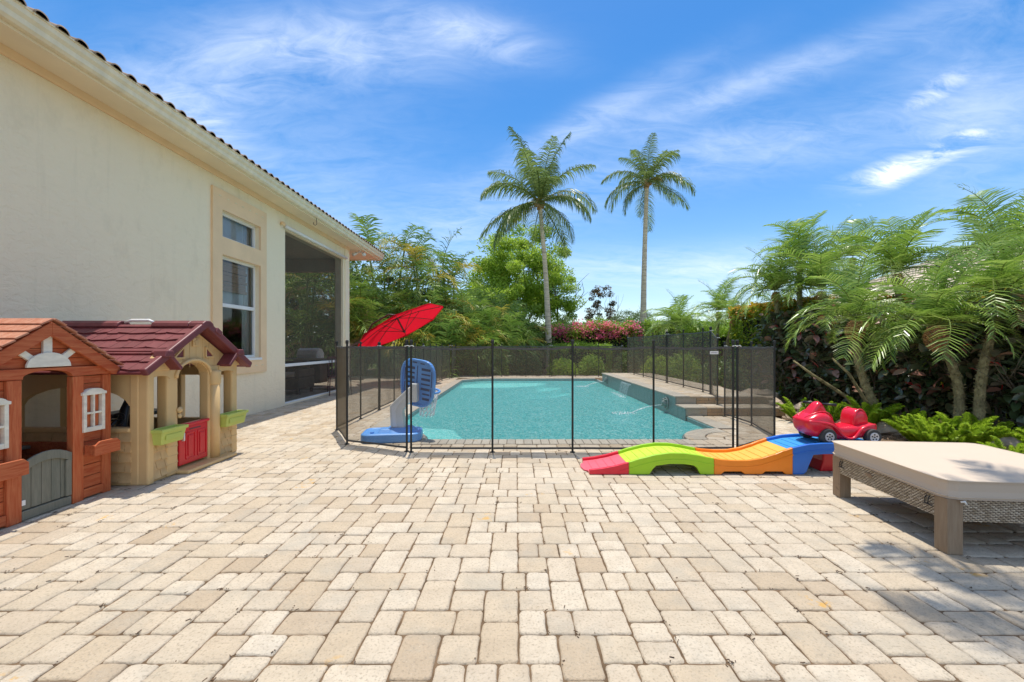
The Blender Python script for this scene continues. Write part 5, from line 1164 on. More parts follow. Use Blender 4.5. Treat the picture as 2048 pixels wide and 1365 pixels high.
for s in (-1, 1):   # fenders as a rounded ledge along each side
    b = MB(); pts = [(2.80, .215), (2.90, .212), (3.0, .195), (3.06, .165), (3.10, .11), (3.16, .05), (3.24, .05), (3.28, .13), (3.34, .175), (3.48, .185)]
    b.tube([(x, CY + s * (.142 if i not in (0, 9) else .11), z0c + z) for i, (x, z) in enumerate(pts)], [.015] * 10, 8); b.build('fender_ledge', M['red'], cr, smooth=True, sub=1)
    b = MB(); b.tube([(3.0 - s * .01, CY + s * .03, z0c + .37), (3.0 - s * .085, CY + s * .11, z0c + .372)], [.011, .014], 10); b.build('handlebar_grip', M['darkpl'], cr, smooth=True)
for s in (-1, 1):
    b = MB(); b.tube([(2.81, CY + s * .05, z0c + .236), (2.87, CY + s * .075, z0c + .275), (2.95, CY + s * .088, z0c + .312), (3.04, CY + s * .085, z0c + .296), (3.075, CY + s * .08, z0c + .22)], .008, 8); b.build('hood_ridge', M['red'], cr, smooth=True, sub=1)
    b = MB(); b.tube([(3.285, CY + s * .088, z0c + .20), (3.29, CY + s * .082, z0c + .30), (3.335, CY + s * .07, z0c + .334), (3.385, CY + s * .07, z0c + .315), (3.42, CY + s * .07, z0c + .22)], .009, 8); b.build('seat_ridge', M['red'], cr, smooth=True, sub=1)
b = MB(); b.obox((2.875, CY, z0c + .272), (.022, 0, .016), (0, .035, 0), (-.002, 0, .003)); b.build('headlight_sticker', M['white'], cr, .002)
for x, r_ in ((2.975, .076), (3.40, .074)):
    for s in (-1, 1):
        w = thing('wheel', None, None, (0, 0, 0)); w.parent = cr; yc_ = CY + s * .142
        b = MB(); b.lathe([(.030, -.028), (r_ - .006, -.028), (r_, -.018), (r_, .018), (r_ - .006, .028), (.030, .028)], (x, yc_, z0c + r_), 28, 'y'); b.build('tyre', M['rubber'], w, smooth=False)
        b = MB(); b.lathe([(.042, -.022), (.042, .022)], (x, yc_, z0c + r_), 20, 'y'); b.lathe([(.042, s * .022), (.044, s * .031), (.038, s * .033), (.0, s * .028)], (x, yc_, z0c + r_), 20, 'y'); b.build('hub', M['chrome'], w)
        b = MB()
        for i in range(5): a = R(72 * i + 20); b.lathe([(.0075, s * .0285), (.0075, s * .0335)], (x + .024 * math.cos(a), yc_, z0c + r_ + .024 * math.sin(a)), 8, 'y')
        b.lathe([(.007, s * .029), (.007, s * .034)], (x, yc_, z0c + r_), 8, 'y'); b.build('hub_hole', M['darkpl'], w)
b = MB()
for x in (2.975, 3.40): b.tube([(x, CY - .13, z0c + .075), (x, CY + .13, z0c + .075)], .008, 6)
b.build('axle', M['chrome'], cr)

# ============================================================ WICKER DAYBED
db = thing('wicker_daybed', 'wicker daybed base with taupe cushion on grey-brown wooden legs', 'daybed', (2.50, 2.42, 0), R(-5))
Wd, Dd = 1.06, 1.0; LZ = .192
def LB(name, mat, x0, x1, y0, y1, z0, z1, bev=.004, par=None): b = MB(); b.box(x0, x1, y0, y1, z0, z1); return b.build(name, mat, par or db, bev, local=True)
for x in (0, Wd - .09):
    for y in (0, Dd - .09): LB('leg', M['legwood'], x, x + .085, y, y + .085, 0, .322, .003)
LB('frame', M['sofa'], .012, Wd - .012, .012, Dd - .012, .21, .315)
wv = MB(); rg = random.Random(9)
def weave(axis, a0, a1, off, outw):
    rows = 13; zz0, zz1 = LZ, .322; h = (zz1 - zz0) / rows; cols = int((a1 - a0) / .026)
    for r in range(rows):
        for c in range(-1, cols + 1):
            s0 = a0 + (a1 - a0) * (c + (r % 2) * .5) / cols; s1 = s0 + (a1 - a0) / cols; s0, s1 = max(a0, s0), min(a1, s1)
            if s1 - s0 < .004: continue
            z = zz0 + (r + .5) * h; o = off + outw * (.002 + .004); oi = off - outw * .001; sm = (s0 + s1) / 2; g = h * .36 + rg.uniform(-.0005, .0005); j = rg.uniform(-.001, .001)
            pts = [(s0 + .001, oi, z - g * .6), (sm, o, z - g + j), (s1 - .001, oi, z - g * .6), (s1 - .001, oi, z + g * .6), (sm, o, z + g + j), (s0 + .001, oi, z + g * .6)]
            if axis == 'x': pts = [(p[0], p[1], p[2]) for p in pts]
            else: pts = [(p[1], p[0], p[2]) for p in pts]
            fs = [(0, 1, 4, 5), (1, 2, 3, 4)]; flip = (axis == 'x') != (outw < 0)
            wv.add(pts, [f[::-1] for f in fs] if flip else fs)
weave('x', .088, Wd - .092, .006, -1); weave('y', .0, Dd, .006, -1); weave('x', .088, Wd - .092, Dd - .006, 1); weave('y', .088, Dd - .092, Wd - .006, 1)
wv.build('wicker_weave', M['wicker'], db, local=True, kind='stuff')
LB('weave_backing', M['sofa'], .0075, .011, .02, Dd - .02, LZ + .003, .318, 0); LB('weave_backing', M['sofa'], .09, Wd - .095, .0075, .011, LZ + .003, .318, 0)
# cushion with piped edges
cu = MB(); N_ = 16
def cpt(i, j):
    u, v = i / N_, j / N_; e = min(u, 1 - u, v, 1 - v); z = .432 + .010 * (1 - math.exp(-e * 14)) + .004 * math.sin(u * 5 + 1) * math.sin(v * 4) * min(1, e * 5)
    k = .016 if (i in (0, N_) and j in (0, N_)) else 0
    return (-.018 + (Wd + .036) * u + (k if i == 0 else -k), -.018 + (Dd + .03) * v + (k if j == 0 else -k), z)
vs = [cpt(i, j) for j in range(N_ + 1) for i in range(N_ + 1)]
fs = [(j * (N_ + 1) + i, j * (N_ + 1) + i + 1, (j + 1) * (N_ + 1) + i + 1, (j + 1) * (N_ + 1) + i) for j in range(N_) for i in range(N_)]
per = [(i, 0) for i in range(N_)] + [(N_, j) for j in range(N_)] + [(N_ - i, N_) for i in range(N_)] + [(0, N_ - j) for j in range(N_)]
k0 = len(vs); ring = [j * (N_ + 1) + i for i, j in per]
for lv_, (zz, ins) in enumerate(((.41, -.006), (.37, -.009), (.34, -.005), (.324, .010))):
    for i, j in per:
        x, y, z = cpt(i, j); cx_, cy_ = Wd / 2, Dd / 2
        vs.append((x - math.copysign(ins, x - cx_) * (1 if i in (0, N_) else 0), y - math.copysign(ins, y - cy_) * (1 if j in (0, N_) else 0), zz))
m_ = len(per); rings = [ring] + [list(range(k0 + l * m_, k0 + (l + 1) * m_)) for l in range(4)]
for a, c in zip(rings[:-1], rings[1:]):
    for i in range(m_): fs.append((a[(i + 1) % m_], a[i], c[i], c[(i + 1) % m_]))
fs.append(tuple(rings[-1]))
cu.add(vs, fs); cq = cu.build('cushion', M['cushion'], db, local=True, smooth=False, bevel=.007)
lb_ = [vs[k] for k in rings[4]]; b = MB(); b.tube([(x * 1.0 + (-.006 if x < Wd / 2 else .006), y + (-.006 if y < Dd / 2 else .006), .338) for x, y, z in lb_] + [(lb_[0][0] - .006, lb_[0][1] - .006, .338)], .0042, 6, cap=False); b.build('piping', M['cushion'], cq, local=True)
pp_ = [cpt(i, j) for i, j in per]; b = MB(); b.tube([(x, y, z - .001) for x, y, z in pp_] + [pp_[0][:2] + (pp_[0][2] - .001,)], .0042, 6, cap=False); b.build('piping', M['cushion'], cq, local=True)
for x, y, ax_ in ((-.003, .12, 'y'), (-.003, .88, 'y')):      # black ties on the long side
    b = MB()
    for d_ in (-.010, .012): b.tube([(x, y + d_, .30), (x - .010, y + d_ - .002, .285), (x - .008, y + d_ + .003, .262), (x - .002, y + d_ + .006, .25)], .0028, 6)
    b.tube([(x - .006, y - .035, .248), (x - .008, y, .252), (x - .006, y + .03, .247)], .0032, 6); b.build('cushion_tie', M['darkpl'], db, local=True)
b = MB(); b.lathe([(.028, 0), (.028, -.003), (.02, -.004)], (.0, 0, 0), 16, 'x'); b.v = [(x + .0, y * 1.25 + .60, z * .55 + .275) for x, y, z in b.v]; b.build('oval_badge', M['legwood'], db, local=True)
b = MB(); b.tube([(.06, -.012, .31), (.075, -.02, .316), (.085, -.018, .30)], .006, 8); b.build('frame_hook', M['white'], db, local=True, smooth=True)

# ============================================================ LANAI FURNITURE
def sofa(x, y, w, d, label, rz=0):
    s = thing('patio_sofa', label, 'sofa', (x, y, 0), rz)
    for nm, a in (('seat', (-w / 2, w / 2, -d / 2, d / 2, .12, .42)), ('backrest', (-w / 2 + .12, w / 2 - .12, d / 2 - .18, d / 2, .421, .82)), ('arm', (-w / 2, -w / 2 + .118, -d / 2, d / 2, .421, .62)), ('arm', (w / 2 - .118, w / 2, -d / 2, d / 2, .421, .62))):
        b = MB(); b.box(*a); b.build(nm, M['sofa'], s, .03, local=True)
    b = MB(); b.box(-w / 2 + .13, w / 2 - .13, -d / 2 - .01, d / 2 - .2, .425, .53); b.build('cushion', M['cushion'], s, .03, local=True)
    for i in (-1, 1):
        for j in (-1, 1): b = MB(); b.box(i * (w / 2 - .06) - .03, i * (w / 2 - .06) + .03, j * (d / 2 - .06) - .03, j * (d / 2 - .06) + .03, 0, .12); b.build('leg', M['sofa'], s, local=True)
    return s
sofa(-6.3, 10.7, 1.9, .8, 'brown wicker sofa behind the lanai screen, backing the far opening')
sofa(-7.9, 9.9, .9, .8, 'brown wicker armchair deep inside the screened lanai', R(90))
bq = thing('barbecue_grill', 'rounded grey barbecue grill glimpsed through the lanai screen', 'grill', (-6.2, 12.6, 0))
b = MB(); b.box(-6.6, -5.8, 12.35, 12.85, .1, .80); b.build('cabinet', M['sofa'], bq, .02)
b = MB(); b.prism([(12.35, .805), (12.35, .95), (12.42, 1.08), (12.55, 1.14), (12.7, 1.12), (12.85, .98), (12.85, .805)], 'x', -6.5, -5.9); b.build('lid', M['hoopgrey'], bq, .02)
b = MB(); b.box(-5.79, -5.5, 12.4, 12.8, .76, .80); b.build('side_shelf', M['hoopgrey'], bq, .005)
def outdoor_chair(x, y, rz, lb):
    s = thing('patio_chair', lb, 'chair', (x, y, 0), rz, group='dark metal chairs on the left deck')
    for i in (-1, 1):
        for j in (-1, 1): b = MB(); b.tube([(i * .25, j * .22, 0), (i * .23, j * .2, .43)], .012, 6); b.build('leg', M['brownmetal'], s, local=True)
    b = MB(); b.box(-.25, .25, -.24, .24, .43, .46); b.build('seat', M['brownmetal'], s, .01, local=True)
    b = MB()
    for i in range(7): b.box(-.23 + i * .074, -.205 + i * .074, .225, .24, .46, .90)
    b.box(-.25, .25, .222, .243, .90, .94); b.build('backrest', M['brownmetal'], s, local=True)
outdoor_chair(-4.4, 10.4, R(30), 'dark metal patio chair beyond the left fence, nearer the house'); outdoor_chair(-3.7, 14.2, R(160), 'dark metal patio chair beyond the left fence, under the umbrella edge')
# ============================================================ VEGETATION
def frond_mesh(name, mat, pitch, L_, curve, n, ll, w, droop, seed, rach=.012, lift=.25, sweep=.9, prof=None, t0=.12, seg=2, stem=M['hedge'], jit=.12):
    """one palm leaf: a bent midrib with two rows of drooping leaflets; starts at the origin and heads along +x"""
    rg = random.Random(seed); P_ = []; x = z = 0; a = R(pitch); K = 14
    for i in range(K + 1):
        P_.append((Vector((x, 0, z)), a)); aa = R(pitch) - R(curve) * ((i + 1) / K) ** 1.35
        x += math.cos(aa) * L_ / K; z += math.sin(aa) * L_ / K; a = aa
    b = MB(); tp = [p + Vector((0, math.sin(i * .5 + seed) * .012 * L_, 0)) * (i / K) for i, (p, _) in enumerate(P_)]
    b.tube(tp, [rach * (1 - .85 * i / K) for i in range(K + 1)], 4, mi=1)
    for s in (-1, 1):
        for i in range(n):
            t_ = t0 + (1 - t0) * (i + rg.uniform(-.3, .3)) / n; t_ = min(.999, max(t0, t_)); f = t_ * K; k = int(f); fr = f - k
            p = tp[k].lerp(tp[min(k + 1, K)], fr); an = P_[k][1]; T = Vector((math.cos(an), 0, math.sin(an))); Nn = Vector((-math.sin(an), 0, math.cos(an)))
            pf = (math.sin(math.pi * min(1, (t_ - t0) / (1 - t0) * .88 + .10)) ** .6) if prof is None else prof(t_)
            l_ = ll * pf * rg.uniform(.85, 1.1)
            d = (T * (sweep * (.55 + .6 * t_)) + Vector((0, s, 0)) + Nn * (lift + rg.uniform(-jit, jit)) + T * rg.uniform(-jit, jit) * .8).normalized()
            wd = T.lerp(Nn, .25).normalized() * w * .5; q_ = p; prev = (p - wd * .5, p + wd * .5); pts = [prev]
            for j in range(seg):
                d = (d + Vector((0, 0, -1)) * droop * (j + .6) / seg * (1 + rg.uniform(-.2, .3))).normalized(); q_ = q_ + d * l_ / seg
                e = 1 - (j + 1) / seg; pts.append((q_ - wd * max(e, .08) * 1.1, q_ + wd * max(e, .08) * 1.1))
            vs = [v for pr in pts for v in pr]; b.add(vs, [(2 * j, 2 * j + 1, 2 * j + 3, 2 * j + 2) for j in range(seg)])
    return b.mesh(name, [mat, stem])
def fronds(kind, mats, pitches, **k):
    out = []
    for i, (pt, cv) in enumerate(pitches):
        out.append((pt, [frond_mesh(kind, mats[(i + j) % len(mats)] if isinstance(mats, list) else mats, pt, curve=cv, seed=i * 7 + j, **k) for j in range(2)]))
    return out
STEM = simple('green_leaf_stem', (.16, .20, .04), .5, .2); STEMB = simple('tan_leaf_stem', (.34, .20, .07), .6, .2)
def crown(parent, top, sets, count, scale, seed, lean=0, name='frond', weights=None, rot0=0):
    rg = random.Random(seed); n = len(sets)
    for i in range(count):
        k = min(n - 1, int(n * ((i + .5) / count) + rg.uniform(-.4, .4))) if weights is None else rg.choices(range(n), weights)[0]
        k = max(0, k); az = rot0 + i * R(137.5) + rg.uniform(-.25, .25)
        inst(name, rg.choice(sets[k][1]), parent, Vector(top), (R(rg.uniform(-16, 16)), R(rg.uniform(-10, 10)), az), scale * rg.uniform(.75, 1.15))
# ---- coconut palms
cset = fronds('frond', M['coco'], [(80, 30), (68, 70), (54, 100), (38, 110), (18, 100), (0, 80), (-15, 55)], L_=4.1, n=58, ll=1.1, w=.08, jit=.28, droop=1.1, rach=.045, lift=.15, sweep=.75, seg=3, stem=STEM)
cset2 = fronds('frond', M['cocodry'], [(40, 85), (5, 60)], L_=3.4, n=40, ll=.9, w=.09, droop=.9, rach=.045, lift=.1, seg=3, stem=STEMB)
def coconut(base, top, sc, label, count, seed, bend, rb=.20, rt=.13, shadow=False):
    p = thing('coconut_palm', label, 'palm tree', base)
    B_, T_ = Vector((0, 0, 0)), Vector(top) - Vector(base); pts = []; rad = []
    for i in range(40):
        t_ = i / 39; q_ = B_.lerp(T_, t_) + Vector((bend * math.sin(math.pi * t_), 0, 0)); pts.append(q_); rad.append((rb * (1 - t_) ** 3 * .35 + rb * (1 - t_) + rt * t_ * 1.0 if t_ < 1 else rt) * (1 + (.035 if i % 2 else -.01)))
    b = MB(); b.tube(pts, rad, 12); b.build('trunk', M['cocotrunk'], p, local=True, smooth=True)
    b = MB(); b.lathe([(rt, -.35), (rt * 1.35, -.2), (rt * 1.5, .05), (rt * 1.1, .3), (.05, .6)], tuple(T_), 12); b.build('crownshaft', M['boots'], p, local=True, smooth=True)
    for i in range(7):
        a = i * .9; b = MB(); c_ = T_ + Vector((math.cos(a) * .22, math.sin(a) * .22, -.02 - .08 * (i % 3))); b.lathe([(.02, -.13), (.09, -.07), (.11, .0), (.08, .08), (.02, .12)], tuple(c_), 8); b.build('coconut', M['hedged'] if False else M['boots'], p, local=True, smooth=True)
    crown(p, T_, cset, count, sc, seed); crown(p, T_ - Vector((0, 0, .1)), cset2, 3, sc * .9, seed + 5)
    return p
coconut((1.75, 22, -.05), (1.25, 22, 8.7), .95, 'tall coconut palm with curved trunk, left one of the two behind the pool', 26, 3, .10, .145, .10)
coconut((7.9, 26, -.05), (8.15, 26, 11.35), .74, 'taller straight coconut palm, right one of the two behind the pool', 25, 11, -.05, .18, .12)
coconut((6.3, 2.0, -.05), (2.95, 2.4, 5.6), .42, 'palm standing right beside the daybed, its fronds shading the pavers', 20, 21, .25, .12, .085)

# ---- pygmy date palms
pset = fronds('frond', M['phoe'], [(84, 50), (72, 95), (58, 125), (44, 135), (28, 125), (10, 100)], L_=1.22, n=29, ll=.36, w=.035, droop=.42, rach=.012, lift=.35, sweep=.7, seg=2, stem=STEM, prof=lambda t_: (math.sin(math.pi * min(1, t_ * .82 + .12)) ** .7))
def boss_mesh(seed):
    rg = random.Random(seed); b = MB(); b.lathe([(.05, -.24), (.085, -.18), (.12, -.05), (.125, .05), (.10, .14), (.05, .20)], (0, 0, 0), 12)
    for i in range(110):
        a = i * 2.39996; t_ = i / 110; z = -.20 + t_ * .36; r_ = .075 + .055 * math.sin(math.pi * min(1, t_ * 1.1)) ; c_ = Vector((math.cos(a) * r_, math.sin(a) * r_, z)); o = Vector((math.cos(a), math.sin(a), .9)).normalized(); s_ = Vector((-math.sin(a), math.cos(a), 0)); u_ = o.cross(s_)
        b.obox(c_ + o * .02, o * .035, s_ * .018, u_ * .008)
    return b.mesh('leaf_base_boss', M['boots'])
BOSS = [boss_mesh(1), boss_mesh(2)]
pnear = fronds('frond', M['phoe'], [(84, 45), (70, 95), (56, 130), (42, 140), (26, 125), (10, 95)], L_=1.15, n=28, ll=.33, w=.033, jit=.10, droop=.45, rach=.012, lift=.35, sweep=.7, seg=2, stem=STEM, prof=lambda t_: (math.sin(math.pi * min(1, t_ * .82 + .12)) ** .7))
def pygmy(base, top, sc, label, count, seed, r=.085, bend=.1, bd_dir=(1, 0)):
    p = thing('pygmy_date_palm', label, 'palm tree', base, group=None); T_ = Vector(top) - Vector(base); rg = random.Random(seed); b = MB(); pts = []; n = 26
    for i in range(n): t_ = i / (n - 1); pts.append(T_ * t_ + Vector((bd_dir[0], bd_dir[1], 0)) * bend * math.sin(math.pi * t_))
    b.tube(pts, [r * (1.15 - .3 * i / n) * (1 + .05 * (i % 2)) for i in range(n)], 9)
    for i in range(int(T_.length * 150)):      # stubs of old leaves
        t_ = rg.random() * .97; q_ = T_ * t_ + Vector((bd_dir[0], bd_dir[1], 0)) * bend * math.sin(math.pi * t_); a = rg.uniform(0, 6.28); o = Vector((math.cos(a), math.sin(a), rg.uniform(.2, .9))).normalized(); s_ = Vector((-math.sin(a), math.cos(a), 0)); c_ = q_ + Vector((math.cos(a), math.sin(a), 0)) * r * .92
        b.add([c_ - s_ * .012, c_ + s_ * .012, c_ + o * rg.uniform(.02, .045), c_ + Vector((0, 0, .018))], [(0, 1, 2), (0, 2, 3), (1, 3, 2)])
    b.build('trunk', M['trunkp'], p, local=True)
    inst('leaf_base_boss', rg.choice(BOSS), p, T_ - Vector((0, 0, .05)), (0, 0, rg.uniform(0, 6)), (.76 if base[1] < 7 else .55) + .1 * rg.random())
    crown(p, T_ + Vector((0, 0, .12)), pnear if base[1] < 7 else pset, int(count * .78) if base[1] > 7 else int(count * .70), sc, seed)
    return p
def hz(px, py, Y): return ((px - 1032) / 835 * Y, Y, CAMH + (692 - py) / 835 * Y)
G = [  # heart px, py, Y, base px, base Y, scale, count, label
    (1710, 655, 6.5, 1778, 6.3, .95, 34, 'pygmy date palm leaning left, brown heart right over the red toy car'),
    (1873, 668, 5.8, 1912, 5.7, .98, 38, 'pygmy date palm with big brown heart in the middle of the dark hedge'),
    (2002, 610, 5.6, 1958, 5.5, 1.0, 36, 'pygmy date palm leaning right with its crown at the right picture edge'),
    (1552, 590, 10.0, 1575, 10.2, 1.08, 36, 'pygmy date palm rising above the orange-topped croton hedge'),
    (1642, 590, 8.8, 1655, 8.8, 1.12, 38, 'pygmy date palm behind the left half of the dark rubber hedge'),
    (1437, 628, 14.0, 1432, 14.0, 1.0, 30, 'slim pygmy date palm with upright trunk, left one of the pair beside the croton hedge'),
    (1466, 645, 13.0, 1440, 13.2, .85, 26, 'pygmy date palm with slanting trunk, right one of the pair beside the croton hedge'),
    (1357, 660, 16.2, 1357, 16.2, 1.22, 40, 'full bright pygmy date palm right behind the raised fence'),
    (2010, 520, 7.4, 1995, 7.4, 1.2, 36, 'largest date palm, its crown highest at the right edge against the sky'),
    (1795, 555, 8.2, 1800, 8.3, 1.12, 36, 'date palm in the middle of the right group, before the neighbour roof'),
    (2130, 560, 6.3, 2140, 6.3, 1.15, 34, 'date palm just at the right border, only its left fronds in view'),
    (1560, 640, 13.5, 1560, 13.5, .9, 22, 'small date palm behind the croton hedge'),
    (1705, 520, 11.5, 1700, 11.5, 1.1, 30, 'date palm behind the others by the neighbour roof end'),
    (1600, 530, 9.6, 1610, 9.6, 1.05, 30, 'feathery date palm with arching fronds left of the roof end')]
for i, (px, py, Y, bx, bY, sc, ct, lb) in enumerate(G):
    x0_ = (bx - 1032) / 835 * bY; pygmy((x0_, bY, -.05), hz(px, py, Y), sc, lb, ct, 40 + i, .052 if Y < 7 else .055, (-.14, .16, -.1)[i] if i < 3 else random.uniform(-.06, .06))

# ---- leaf clouds
def leaves(name, mat, parent, C_, size, seed, aspect=.5, up=.3, kind='stuff', tri=False):
    rg = np.random.default_rng(seed); n = len(C_); d = rg.normal(size=(n, 3)); d[:, 2] = d[:, 2] * .7 - .1; d /= np.linalg.norm(d, axis=1)[:, None]
    nn = rg.normal(size=(n, 3)); nn[:, 2] += up * 4; s_ = np.cross(d, nn); s_ /= np.linalg.norm(s_, axis=1)[:, None] + 1e-9
    L_ = size * rg.uniform(.6, 1.25, n)[:, None]; w = L_ * aspect; u_ = np.cross(s_, d)
    V = np.stack([C_ - d * L_ * .5, C_ - s_ * w * .5 + u_ * L_ * .06, C_ + d * L_ * .5, C_ + s_ * w * .5 + u_ * L_ * .06], 1).reshape(-1, 3)
    F_ = np.arange(4 * n).reshape(n, 4); me = npmesh(name, V, F_, mat)
    o = bpy.data.objects.new(name, me); COL.objects.link(o); o.parent = parent
    if kind: o['kind'] = kind
    return o
# ---- areca palm thicket on the left
aset = fronds('frond', [M['areca'], M['areca'], M['areca'], M['arecay'], M['areca']], [(80, 45), (68, 85), (54, 105), (40, 120), (22, 110), (0, 80)], L_=2.1, n=22, ll=.74, w=.085, jit=.5, droop=.75, rach=.022, lift=.45, sweep=.85, seg=2, stem=STEM)
bset = fronds('frond', M['arecab'], [(10, 85), (-25, 60)], L_=1.9, n=24, ll=.5, w=.05, jit=.5, droop=.9, rach=.02, lift=0, seg=2, stem=STEMB)
yset = fronds('frond', M['arecay'], [(55, 70), (25, 80)], L_=2.1, n=24, ll=.55, w=.06, jit=.45, droop=.6, rach=.02, lift=.3, seg=2, stem=STEMB)
def areca(base, H, label, seed, stems=5, sc=1.0, count=9, spread=.8):
    p = thing('areca_palm', label, 'palm tree', base); rg = random.Random(seed)
    for s_ in range(stems):
        a = rg.uniform(0, 6.28); r0 = rg.uniform(.05, .35); r1 = rg.uniform(.2, spread); h = H * rg.uniform(.45, 1.0) if s_ else H
        h -= .8; p0 = Vector((math.cos(a) * r0, math.sin(a) * r0, 0)); p1 = Vector((math.cos(a) * r1, math.sin(a) * r1, max(.5, h)))
        b = MB(); b.tube([p0.lerp(p1, t_ / 7) + Vector((math.cos(a), math.sin(a), 0)) * -.08 * math.sin(math.pi * t_ / 7) for t_ in range(8)], [.06 - .003 * t_ for t_ in range(8)], 6); b.build('stem', M['trunkp'] if s_ % 2 else STEM, p, local=True, smooth=True)
        crown(p, p1, aset, count, sc * rg.uniform(.8, 1.1), seed * 10 + s_, rot0=rg.uniform(0, 6))
        if rg.random() < .6: crown(p, p1 - Vector((0, 0, .2)), bset, 2, sc * .9, seed + s_ + 50, rot0=rg.uniform(0, 6))
        if rg.random() < .45: crown(p, p1, yset, 1, sc, seed + s_ + 90, rot0=rg.uniform(0, 6))
A = [(722, 540, 17.0, 'with yellow leaves close behind the house corner'), (772, 440, 18.5, 'with the highest arching crown left of the umbrella top'), (815, 505, 18, 'with orange dry leaves above the umbrella'), (858, 470, 19, 'with stiff upright leaves in the middle of the thicket'),
     (905, 478, 20, 'thin and grey, standing open against the sky'), (945, 560, 18.5, 'at the dip of the thicket right of the grey one'), (990, 570, 19.5, 'in front of the light green tree'), (1012, 610, 20, 'lowest at the right end of the thicket'),
     (700, 590, 17.6, 'low with dense leaves beside the house column'), (760, 600, 17.4, 'drooping behind the left tip of the umbrella'), (815, 600, 17.2, 'right behind the umbrella canopy'), (865, 590, 17, 'with dry tan fronds by the umbrella tip'),
     (915, 610, 17.4, 'with drooping light fronds right of the umbrella'), (965, 630, 17.8, 'dark green in the middle right foreground'), (980, 640, 18.4, 'nearest to the pink flowers')]
for i, (px, py, Y, lb) in enumerate(A):
    x, y, z = hz(px, py, Y); areca((x, Y, -.05), z - .5, 'areca palm clump ' + lb, 60 + i, 5 if i != 4 else 3, .95 if py < 560 else .85, 8 if i != 4 else 6, .9)
for i, (x, Y, H, lb) in enumerate([(-8.3, 16.5, 4.6, 'left one of three'), (-10.5, 18.5, 5.6, 'middle one of three'), (-13.0, 20.5, 5.2, 'right one of three')]):
    areca((x, Y, -.05), H, 'areca palm clump seen dimly through the lanai screen, ' + {0: 'nearest of three', 1: 'second of three', 2: 'farthest of three'}[i], 160 + i, 5, 1.0, 8, 1.0)

def limb(b, p, d, L_, r, depth, rg, tips, lim=3):
    pts = [p]; q_ = p; dd = d.copy()
    for i in range(4): dd = (dd + Vector((rg.uniform(-.18, .18), rg.uniform(-.18, .18), rg.uniform(-.02, .15)))).normalized(); q_ = q_ + dd * L_ / 4; pts.append(q_)
    b.tube(pts, [r * (1 - .45 * i / 4) for i in range(5)], 6 if depth else 9); tips.append(q_)
    if depth >= lim: return
    for i in range(3 if depth < 2 else 2):
        a = rg.uniform(0, 6.28); nd = (dd + Vector((math.cos(a), math.sin(a), rg.uniform(-.1, .4))) * .75).normalized(); limb(b, pts[rg.choice([2, 3, 4])], nd, L_ * rg.uniform(.6, .8), r * .5, depth + 1, rg, tips, lim)
def tree(name, label, base, H, rad, mat, seed, leaf, nclump, per, crown_z=.6, squash=.85, trunk_r=.14, clr=.55, aspect=.5, fill=1.0):
    p = thing(name, label, 'tree', base); rg = random.Random(seed); b = MB(); tips = []
    limb(b, Vector((0, 0, 0)), Vector((0, 0, 1)), H * .42, trunk_r, 0, rg, tips); b.build('trunk', M['bark'], p, local=True, smooth=True)
    nr = np.random.default_rng(seed); cz = H * crown_z; C_ = []
    for i in range(nclump):
        v = nr.normal(size=3); v /= np.linalg.norm(v); rr_ = rad * nr.uniform(.25, 1.0) ** .55 * (1 + .22 * math.sin(v[0] * 5 + seed) * math.cos(v[2] * 4 + v[1] * 3)); c_ = np.array([v[0] * rr_, v[1] * rr_, cz + v[2] * rr_ * squash * (H - cz) / rad]); k = clr * nr.uniform(.6, 1.3)
        m_ = nr.normal(size=(per, 3)); m_ /= np.linalg.norm(m_, axis=1)[:, None]; m_ *= (nr.random((per, 1)) ** .45) * k; m_[:, 2] *= .65; C_.append(c_ + m_)
    leaves('crown', mat, p, np.concatenate(C_), leaf, seed, aspect); return p
for i, (px, py, Y, r_) in enumerate([(715, 560, 20.5, 1.9), (775, 530, 21, 2.2), (840, 540, 21.5, 2.2), (905, 580, 22, 2.0), (965, 600, 21.5, 1.9), (1020, 625, 22, 1.7)]):
    x, y, z = hz(px, py, Y); tree('thicket_tree', 'dark dense thicket tree filling behind the areca palms, ' + ['beside the house corner', 'behind the highest arching palm', 'behind the middle of the thicket', 'behind the thin grey palm', 'left of the bright green tree', 'below the bright tree'][i], (x, Y, -.05), z, r_, M['hedged'], 300 + i, .24, 70, 130, .52, 1.0, .09, .6, .3)
for i, (x, Y) in enumerate([(-9.5, 21.0), (-13.0, 23.0), (-16.5, 24.0)]): tree('thicket_tree', 'dense green tree seen through the lanai screen, ' + ['right one', 'middle one', 'left one'][i], (x, Y, -.05), 6.2, 2.4, M['hedged'], 330 + i, .26, 70, 120, .5, 1.05, .1, .8, .4)
x, y, z = hz(1040, 455, 30); tree('broadleaf_tree', 'bright green broadleaf tree behind the left coconut palm', (x, 30, -.05), z + .3, 3.7, M['tree'], 5, .17, 120, 480, .60, .95, .2, .85, .55)
x, y, z = hz(1112, 520, 31); tree('broadleaf_tree', 'bright green tree lobe standing right of the curved palm trunk', (x, 31, -.05), z, 1.9, M['tree'], 6, .16, 45, 430, .55, 1.0, .14, .7, .55)
x, y, z = hz(1200, 568, 30); tree('magnolia_tree', 'small dark bronze-leaved tree between the two coconut palms', (x, 30, -.05), z, 1.15, M['darktree'], 8, .17, 60, 90, .55, 1.0, .07, .35, .45)
x, y, z = hz(1275, 610, 28); tree('grey_tree', 'airy grey-green tree at the foot of the right coconut palm', (x, 28, -.05), z, 1.6, M['greytree'], 9, .13, 60, 120, .62, .9, .08, .5, .35)
x, y, z = hz(1128, 635, 26); tree('shrub_tree', 'grey-green shrubby tree under the right side of the bright tree', (x, 26, -.05), z, 1.2, M['greytree'], 10, .14, 40, 120, .6, .9, .08, .5, .35)
